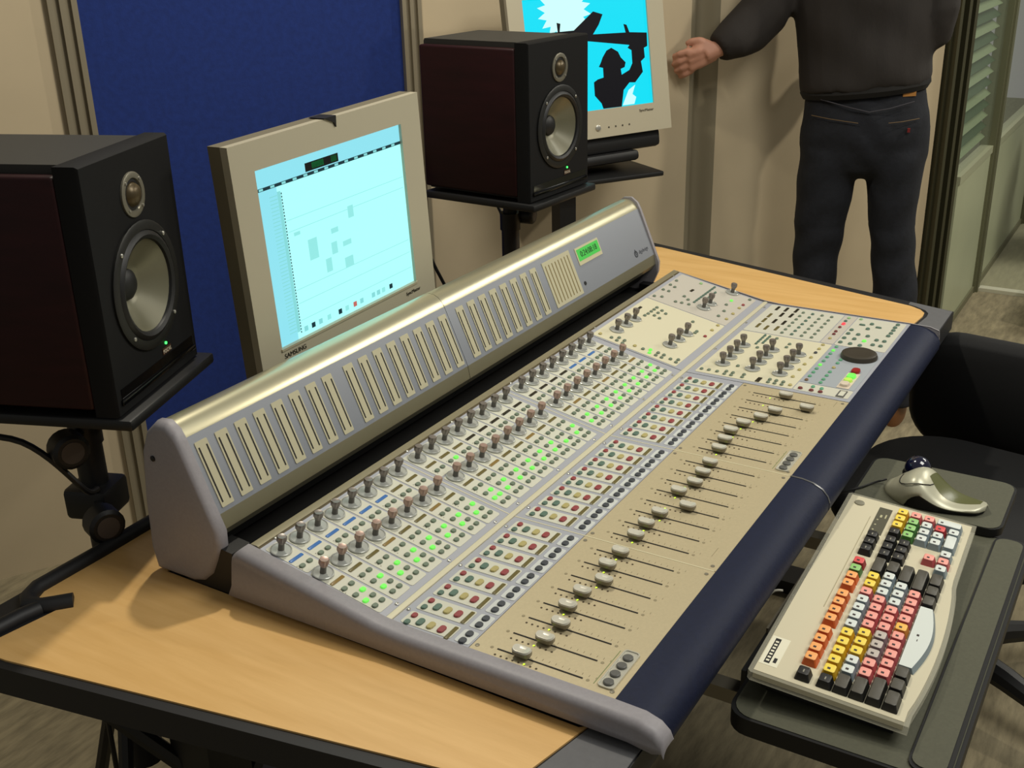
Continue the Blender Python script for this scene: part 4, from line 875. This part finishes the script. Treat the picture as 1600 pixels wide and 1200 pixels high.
ch2 = copy_tree(ch1); ch2.location = (5.90, 0.27, 0); ch2.rotation_euler = (0, 0, math.radians(200)); ch2['label'] = 'black office chair standing in the aisle beyond the threshold strip'
bx = thing('equipment_case', 'small black equipment case on the floor past the chair', 'case', (4.70, 0.37, 0))
rbox((-0.02, -0.36, 0.012), (0.36, 0.02, 0.26), 0.012).build('case_body', black_m, bx)
for dx, dy in ((0.01, -0.33), (0.33, -0.33), (0.01, -0.01), (0.33, -0.01)): MB().lathe([(0.012, 0), (0.014, 0.014)], 10, 0, T(dx, dy, 0)).build('rubber_foot', dark_m, bx)
MB().tube([(0.08, -0.17, 0.258), (0.09, -0.17, 0.285), (0.25, -0.17, 0.285), (0.26, -0.17, 0.258)], 0.008).build('handle', dark_m, bx)

# ================================================================== PERSON  (local x: to the picture's right, local y: away from the camera)
pe = thing('person', 'person in dark jacket and jeans seen from behind, reaching to the wall', 'person', (3.71*0.955, 0.913*0.955, 0), math.atan2(-0.971, 0.239))
def ell(cx, cy, z, rx, ry, n=20): return [(cx+rx*math.cos(2*math.pi*k/n), cy+ry*math.sin(2*math.pi*k/n), z) for k in range(n)]
# local frame: x = lateral (picture right), y = forward (away)
j = MB()
j.loft([ell(-0.117, 0.0, z, 0.01, 0.01) for z in (0.9,)]+[ell(-0.112, 0, 0.86, 0.095, 0.115), ell(-0.117, 0.0, 0.74, 0.094, 0.105), ell(-0.125, -0.004, 0.59, 0.083, 0.090), ell(-0.128, -0.002, 0.50, 0.077, 0.083), ell(-0.128, -0.012, 0.42, 0.073, 0.083), ell(-0.130, -0.015, 0.25, 0.072, 0.080), ell(-0.132, -0.010, 0.12, 0.076, 0.086), ell(-0.132, -0.005, 0.055, 0.080, 0.094)])
j.loft([ell(0.09, 0, 0.9, 0.01, 0.01), ell(0.090, 0, 0.86, 0.098, 0.115), ell(0.098, 0.0, 0.77, 0.088, 0.105), ell(0.099, -0.002, 0.68, 0.079, 0.092), ell(0.108, 0.0, 0.60, 0.074, 0.088), ell(0.120, -0.004, 0.51, 0.072, 0.082), ell(0.142, -0.015, 0.37, 0.074, 0.082), ell(0.156, -0.012, 0.24, 0.073, 0.080), ell(0.170, -0.008, 0.12, 0.076, 0.086), ell(0.175, 0.0, 0.055, 0.080, 0.094)])
j.loft([ell(-0.008, 0, 0.775, 0.10, 0.06), ell(-0.008, 0.0, 0.80, 0.185, 0.098), ell(-0.008, -0.004, 0.85, 0.203, 0.118), ell(-0.008, -0.008, 0.91, 0.204, 0.128), ell(-0.012, -0.006, 0.98, 0.196, 0.125), ell(-0.018, 0, 1.06, 0.184, 0.112), ell(-0.02, 0, 1.12, 0.178, 0.108)])
remesh(j, 'jeans', denim_m, 0.010, pe, 14)
def onback(x, z, off=0.0): return None
st = MB().tube([(-0.175, -0.085, 0.978), (-0.12, -0.121, 0.974), (-0.07, -0.136, 0.970), (-0.03, -0.140, 0.966)], 0.0014, 6).build('pocket_stitch', mat('stitch_tan', (104, 82, 52), 0.7), pe)
MB().tube([(0.06, -0.136, 0.968), (0.10, -0.128, 0.972), (0.15, -0.096, 0.978)], 0.0014, 6).build('pocket_stitch', MATS['stitch_tan'], pe)
MB().tube([(-0.15, -0.098, 1.03), (-0.06, -0.132, 1.012), (0.0, -0.138, 1.0), (0.06, -0.134, 1.012), (0.13, -0.102, 1.03)], 0.002, 6).build('yoke_stitch', mat('denim_stitch', (62, 60, 66), 0.8), pe)
MB().box((-0.022, -0.004, -0.013), (0.022, 0.004, 0.013), 0, T(0.112, -0.082, 1.056) @ RZ(0.50)).build('leather_patch', mat('patch_leather', (176, 120, 54), 0.6), pe)
MB().box((0.118, -0.118, 0.938), (0.126, -0.108, 0.950)).build('pocket_tab', mat('tab_red', (120, 24, 24), 0.6), pe)
k_ = MB()
tl = lambda R, k: [(x, y, z+k*(x+0.02)) for x, y, z in R]
k_.loft([tl(ell(-0.022, 0.0, 1.060, 0.200, 0.140), 0.11), tl(ell(-0.024, 0.0, 1.085, 0.203, 0.144), 0.10), tl(ell(-0.030, 0.0, 1.14, 0.203, 0.142), 0.05), ell(-0.036, 0.004, 1.22, 0.212, 0.142), ell(-0.044, 0.006, 1.32, 0.222, 0.142), ell(-0.046, 0.006, 1.42, 0.222, 0.135), ell(-0.046, 0.010, 1.49, 0.195, 0.115), ell(-0.046, 0.016, 1.535, 0.120, 0.085), ell(-0.046, 0.020, 1.575, 0.068, 0.066)])
k_.tube([(-0.23, 0.01, 1.455), (-0.285, 0.02, 1.40), (-0.335, -0.015, 1.315), (-0.345, -0.035, 1.285), (-0.39, -0.080, 1.240), (-0.435, -0.115, 1.210), (-0.475, -0.140, 1.185)], [0.080, 0.080, 0.080, 0.080, 0.076, 0.066, 0.050], 14)
k_.tube([(0.135, 0.01, 1.455), (0.160, 0.0, 1.40), (0.172, -0.01, 1.30), (0.165, 0.01, 1.225), (0.13, 0.09, 1.195), (0.08, 0.18, 1.185), (0.03, 0.23, 1.185)], [0.075, 0.070, 0.064, 0.062, 0.058, 0.052, 0.046], 14)
jk = remesh(k_, 'jacket', jacket_m, 0.010, pe, 4)
MB().loft([tl(ell(-0.022, 0, 1.040, 0.190, 0.131, 28), 0.11), tl(ell(-0.022, 0, 1.056, 0.199, 0.140, 28), 0.11), tl(ell(-0.022, 0, 1.072, 0.197, 0.137, 28), 0.11)], 0, None, False, False).build('jacket_hem', mat('jacket_hem_black', (24, 22, 20), 0.85), pe)
# body: head, neck and hands in one mesh
bd = MB()
bd.loft([ell(-0.02, 0, 0.82, 0.15, 0.09), ell(-0.02, 0, 0.95, 0.16, 0.10), ell(-0.03, 0, 1.15, 0.145, 0.09), ell(-0.045, 0.005, 1.35, 0.165, 0.095), ell(-0.046, 0.01, 1.46, 0.16, 0.08), ell(-0.046, 0.018, 1.52, 0.06, 0.06)])
for cx, q in ((-0.11, [(-0.115, 0, 0.88), (-0.122, 0, 0.6), (-0.128, -0.005, 0.45), (-0.132, -0.008, 0.06)]), (0.1, [(0.095, 0, 0.88), (0.105, 0, 0.6), (0.128, -0.008, 0.45), (0.174, -0.002, 0.06)])): bd.tube(q, [0.075, 0.055, 0.05, 0.038], 12)
bd.tube([(-0.18, 0.01, 1.45), (-0.285, 0.02, 1.40), (-0.345, -0.035, 1.29), (-0.42, -0.105, 1.215), (-0.485, -0.145, 1.18)], [0.05, 0.045, 0.04, 0.034, 0.026], 12)
bd.tube([(0.10, 0.01, 1.45), (0.160, 0.0, 1.40), (0.168, -0.002, 1.25), (0.13, 0.09, 1.195), (0.015, 0.245, 1.185)], [0.05, 0.045, 0.04, 0.034, 0.026], 12)
hz = 1.70
bd.loft([ell(-0.046, 0.020, 1.50, 0.055, 0.058), ell(-0.046, 0.022, 1.56, 0.054, 0.058), ell(-0.046, 0.030, 1.60, 0.055, 0.062), ell(-0.046, 0.050, 1.62, 0.056, 0.078), ell(-0.046, 0.048, 1.66, 0.068, 0.090), ell(-0.046, 0.040, 1.70, 0.074, 0.098), ell(-0.046, 0.036, 1.75, 0.076, 0.100), ell(-0.046, 0.034, 1.79, 0.068, 0.088), ell(-0.046, 0.032, 1.82, 0.045, 0.058), ell(-0.046, 0.032, 1.83, 0.015, 0.02)])
bd.tube([(-0.046, 0.130, 1.715), (-0.046, 0.142, 1.695), (-0.046, 0.154, 1.678), (-0.046, 0.135, 1.670)], [0.010, 0.012, 0.015, 0.010], 8)
for s_ in (-1, 1): bd.tube([(-0.046+s_*0.073, 0.030, 1.675), (-0.046+s_*0.086, 0.024, 1.70), (-0.046+s_*0.082, 0.026, 1.735)], [0.010, 0.013, 0.010], 8)
bd.tube([(-0.024-0.046, 0.126, 1.650), (-0.046, 0.134, 1.649), (0.024-0.046, 0.126, 1.650)], [0.006, 0.009, 0.006], 8)
hair = MB().loft([ell(-0.046, 0.000, 1.63, 0.060, 0.062), ell(-0.046, 0.008, 1.68, 0.080, 0.090), ell(-0.046, 0.018, 1.74, 0.086, 0.100), ell(-0.046, 0.028, 1.79, 0.080, 0.104), ell(-0.046, 0.032, 1.825, 0.058, 0.076), ell(-0.046, 0.032, 1.845, 0.020, 0.028)])
def hand(B, fwd, sidev, upv):      # wrist position and frame; fingers curl down around fwd
    B, f_, s_, u_ = Vector(B), Vector(fwd).normalized(), Vector(sidev).normalized(), Vector(upv).normalized()
    pt = lambda a, b, c: tuple(B+f_*a+s_*b+u_*c)
    bd.tube([pt(-0.04, 0, 0), pt(0.0, 0, 0), pt(0.03, 0, 0.002)], [0.026, 0.026, 0.028], 10)
    for w_ in (-0.020, 0.0, 0.020): bd.tube([pt(0.0, w_*0.8, 0), pt(0.05, w_, 0.003), pt(0.085, w_*1.15, 0)], [0.017, 0.018, 0.014], 8)
    for w_, L in ((-0.034, 0.060), (-0.012, 0.074), (0.011, 0.078), (0.033, 0.070)):
        bd.tube([pt(0.075, w_, 0), pt(0.085+L*0.40, w_*1.08, -0.008), pt(0.085+L*0.72, w_*1.08, -0.026), pt(0.085+L*0.85, w_*1.05, -0.046)], [0.0105, 0.0100, 0.0090, 0.0080], 8)
    bd.tube([pt(0.015, 0.028, -0.004), pt(0.045, 0.052, -0.012), pt(0.075, 0.060, -0.022), pt(0.095, 0.058, -0.030)], [0.014, 0.013, 0.011, 0.009], 8)
hand((-0.485, -0.145, 1.180), (-0.75, -0.25, -0.3), (-0.15, -0.3, 0.9), (-0.2, -0.95, 0.0))
hand((0.015, 0.245, 1.185), (-0.85, 0.5, 0), (0.1, 0.2, 0.95), (0.5, 0.85, 0))
body = remesh(bd, 'body', skin_m, 0.0055, pe, 2)
remesh(hair, 'hair', hair_m, 0.009, pe, 3)
for s_ in (-1, 1):
    MB().lathe([(0.0001, -0.010), (0.009, -0.005), (0.0105, 0), (0.009, 0.005), (0.0001, 0.010)], 12, 0, T(-0.046+s_*0.030, 0.124, 1.715)).build('eye', mat('eye_white', (220, 215, 205), 0.3), pe)
    MB().lathe([(0.0048, 0), (0.0048, 0.002)], 10, 0, T(-0.046+s_*0.030, 0.1335, 1.715) @ RX(-math.pi/2)).build('iris', mat('eye_brown', (60, 40, 24), 0.3), pe)
for cx, cyy in ((-0.132, 0.02), (0.175, 0.025)):
    m = MB()
    m.loft([[(cx+x, cyy+y, z) for x, y, z in r] for r in ([(a*0.048*(1-0.18*abs(b)), b*0.135+0.02, 0.0) for a, b in [(math.cos(2*math.pi*k/20), math.sin(2*math.pi*k/20)) for k in range(20)]],
        [(a*0.050*(1-0.18*abs(b)), b*0.138+0.02, 0.022) for a, b in [(math.cos(2*math.pi*k/20), math.sin(2*math.pi*k/20)) for k in range(20)]],
        [(a*0.046*(1-0.15*abs(b)), b*0.125+0.015, 0.05) for a, b in [(math.cos(2*math.pi*k/20), math.sin(2*math.pi*k/20)) for k in range(20)]],
        [(a*0.042, b*0.075-0.02, 0.08) for a, b in [(math.cos(2*math.pi*k/20), math.sin(2*math.pi*k/20)) for k in range(20)]])])
    m.build('shoe', shoe_m, pe, ang=60)

for o in pe.children:
    if o.name.startswith('jacket') and 'hem' not in o.name:
        for v in o.data.vertices:
            f_ = math.sin(34*(v.co.z+0.55*v.co.x))*0.5+math.sin(23*(v.co.z-0.7*v.co.x)+1.3)*0.5
            v.co.y += -0.007*f_*(1 if v.co.y < 0 else -1); v.co.z += 0.004*math.sin(40*v.co.x)
    if o.name.startswith('jeans'):
        for v in o.data.vertices:
            a_ = 0.005 if v.co.z < 0.62 else 0.0025
            f_ = math.sin(52*v.co.z+9*v.co.x+3*math.sin(20*v.co.x))
            v.co.y += a_*f_*(1 if v.co.y > 0 else -1); v.co.x += a_*0.5*math.sin(46*v.co.z+1.0)
    for v in o.data.vertices:
        v.co.x *= 0.955; v.co.y *= 0.955
        v.co.z = 0.0711+0.955*v.co.z if v.co.z > 0.45 else v.co.z*1.113
    o.data.update()
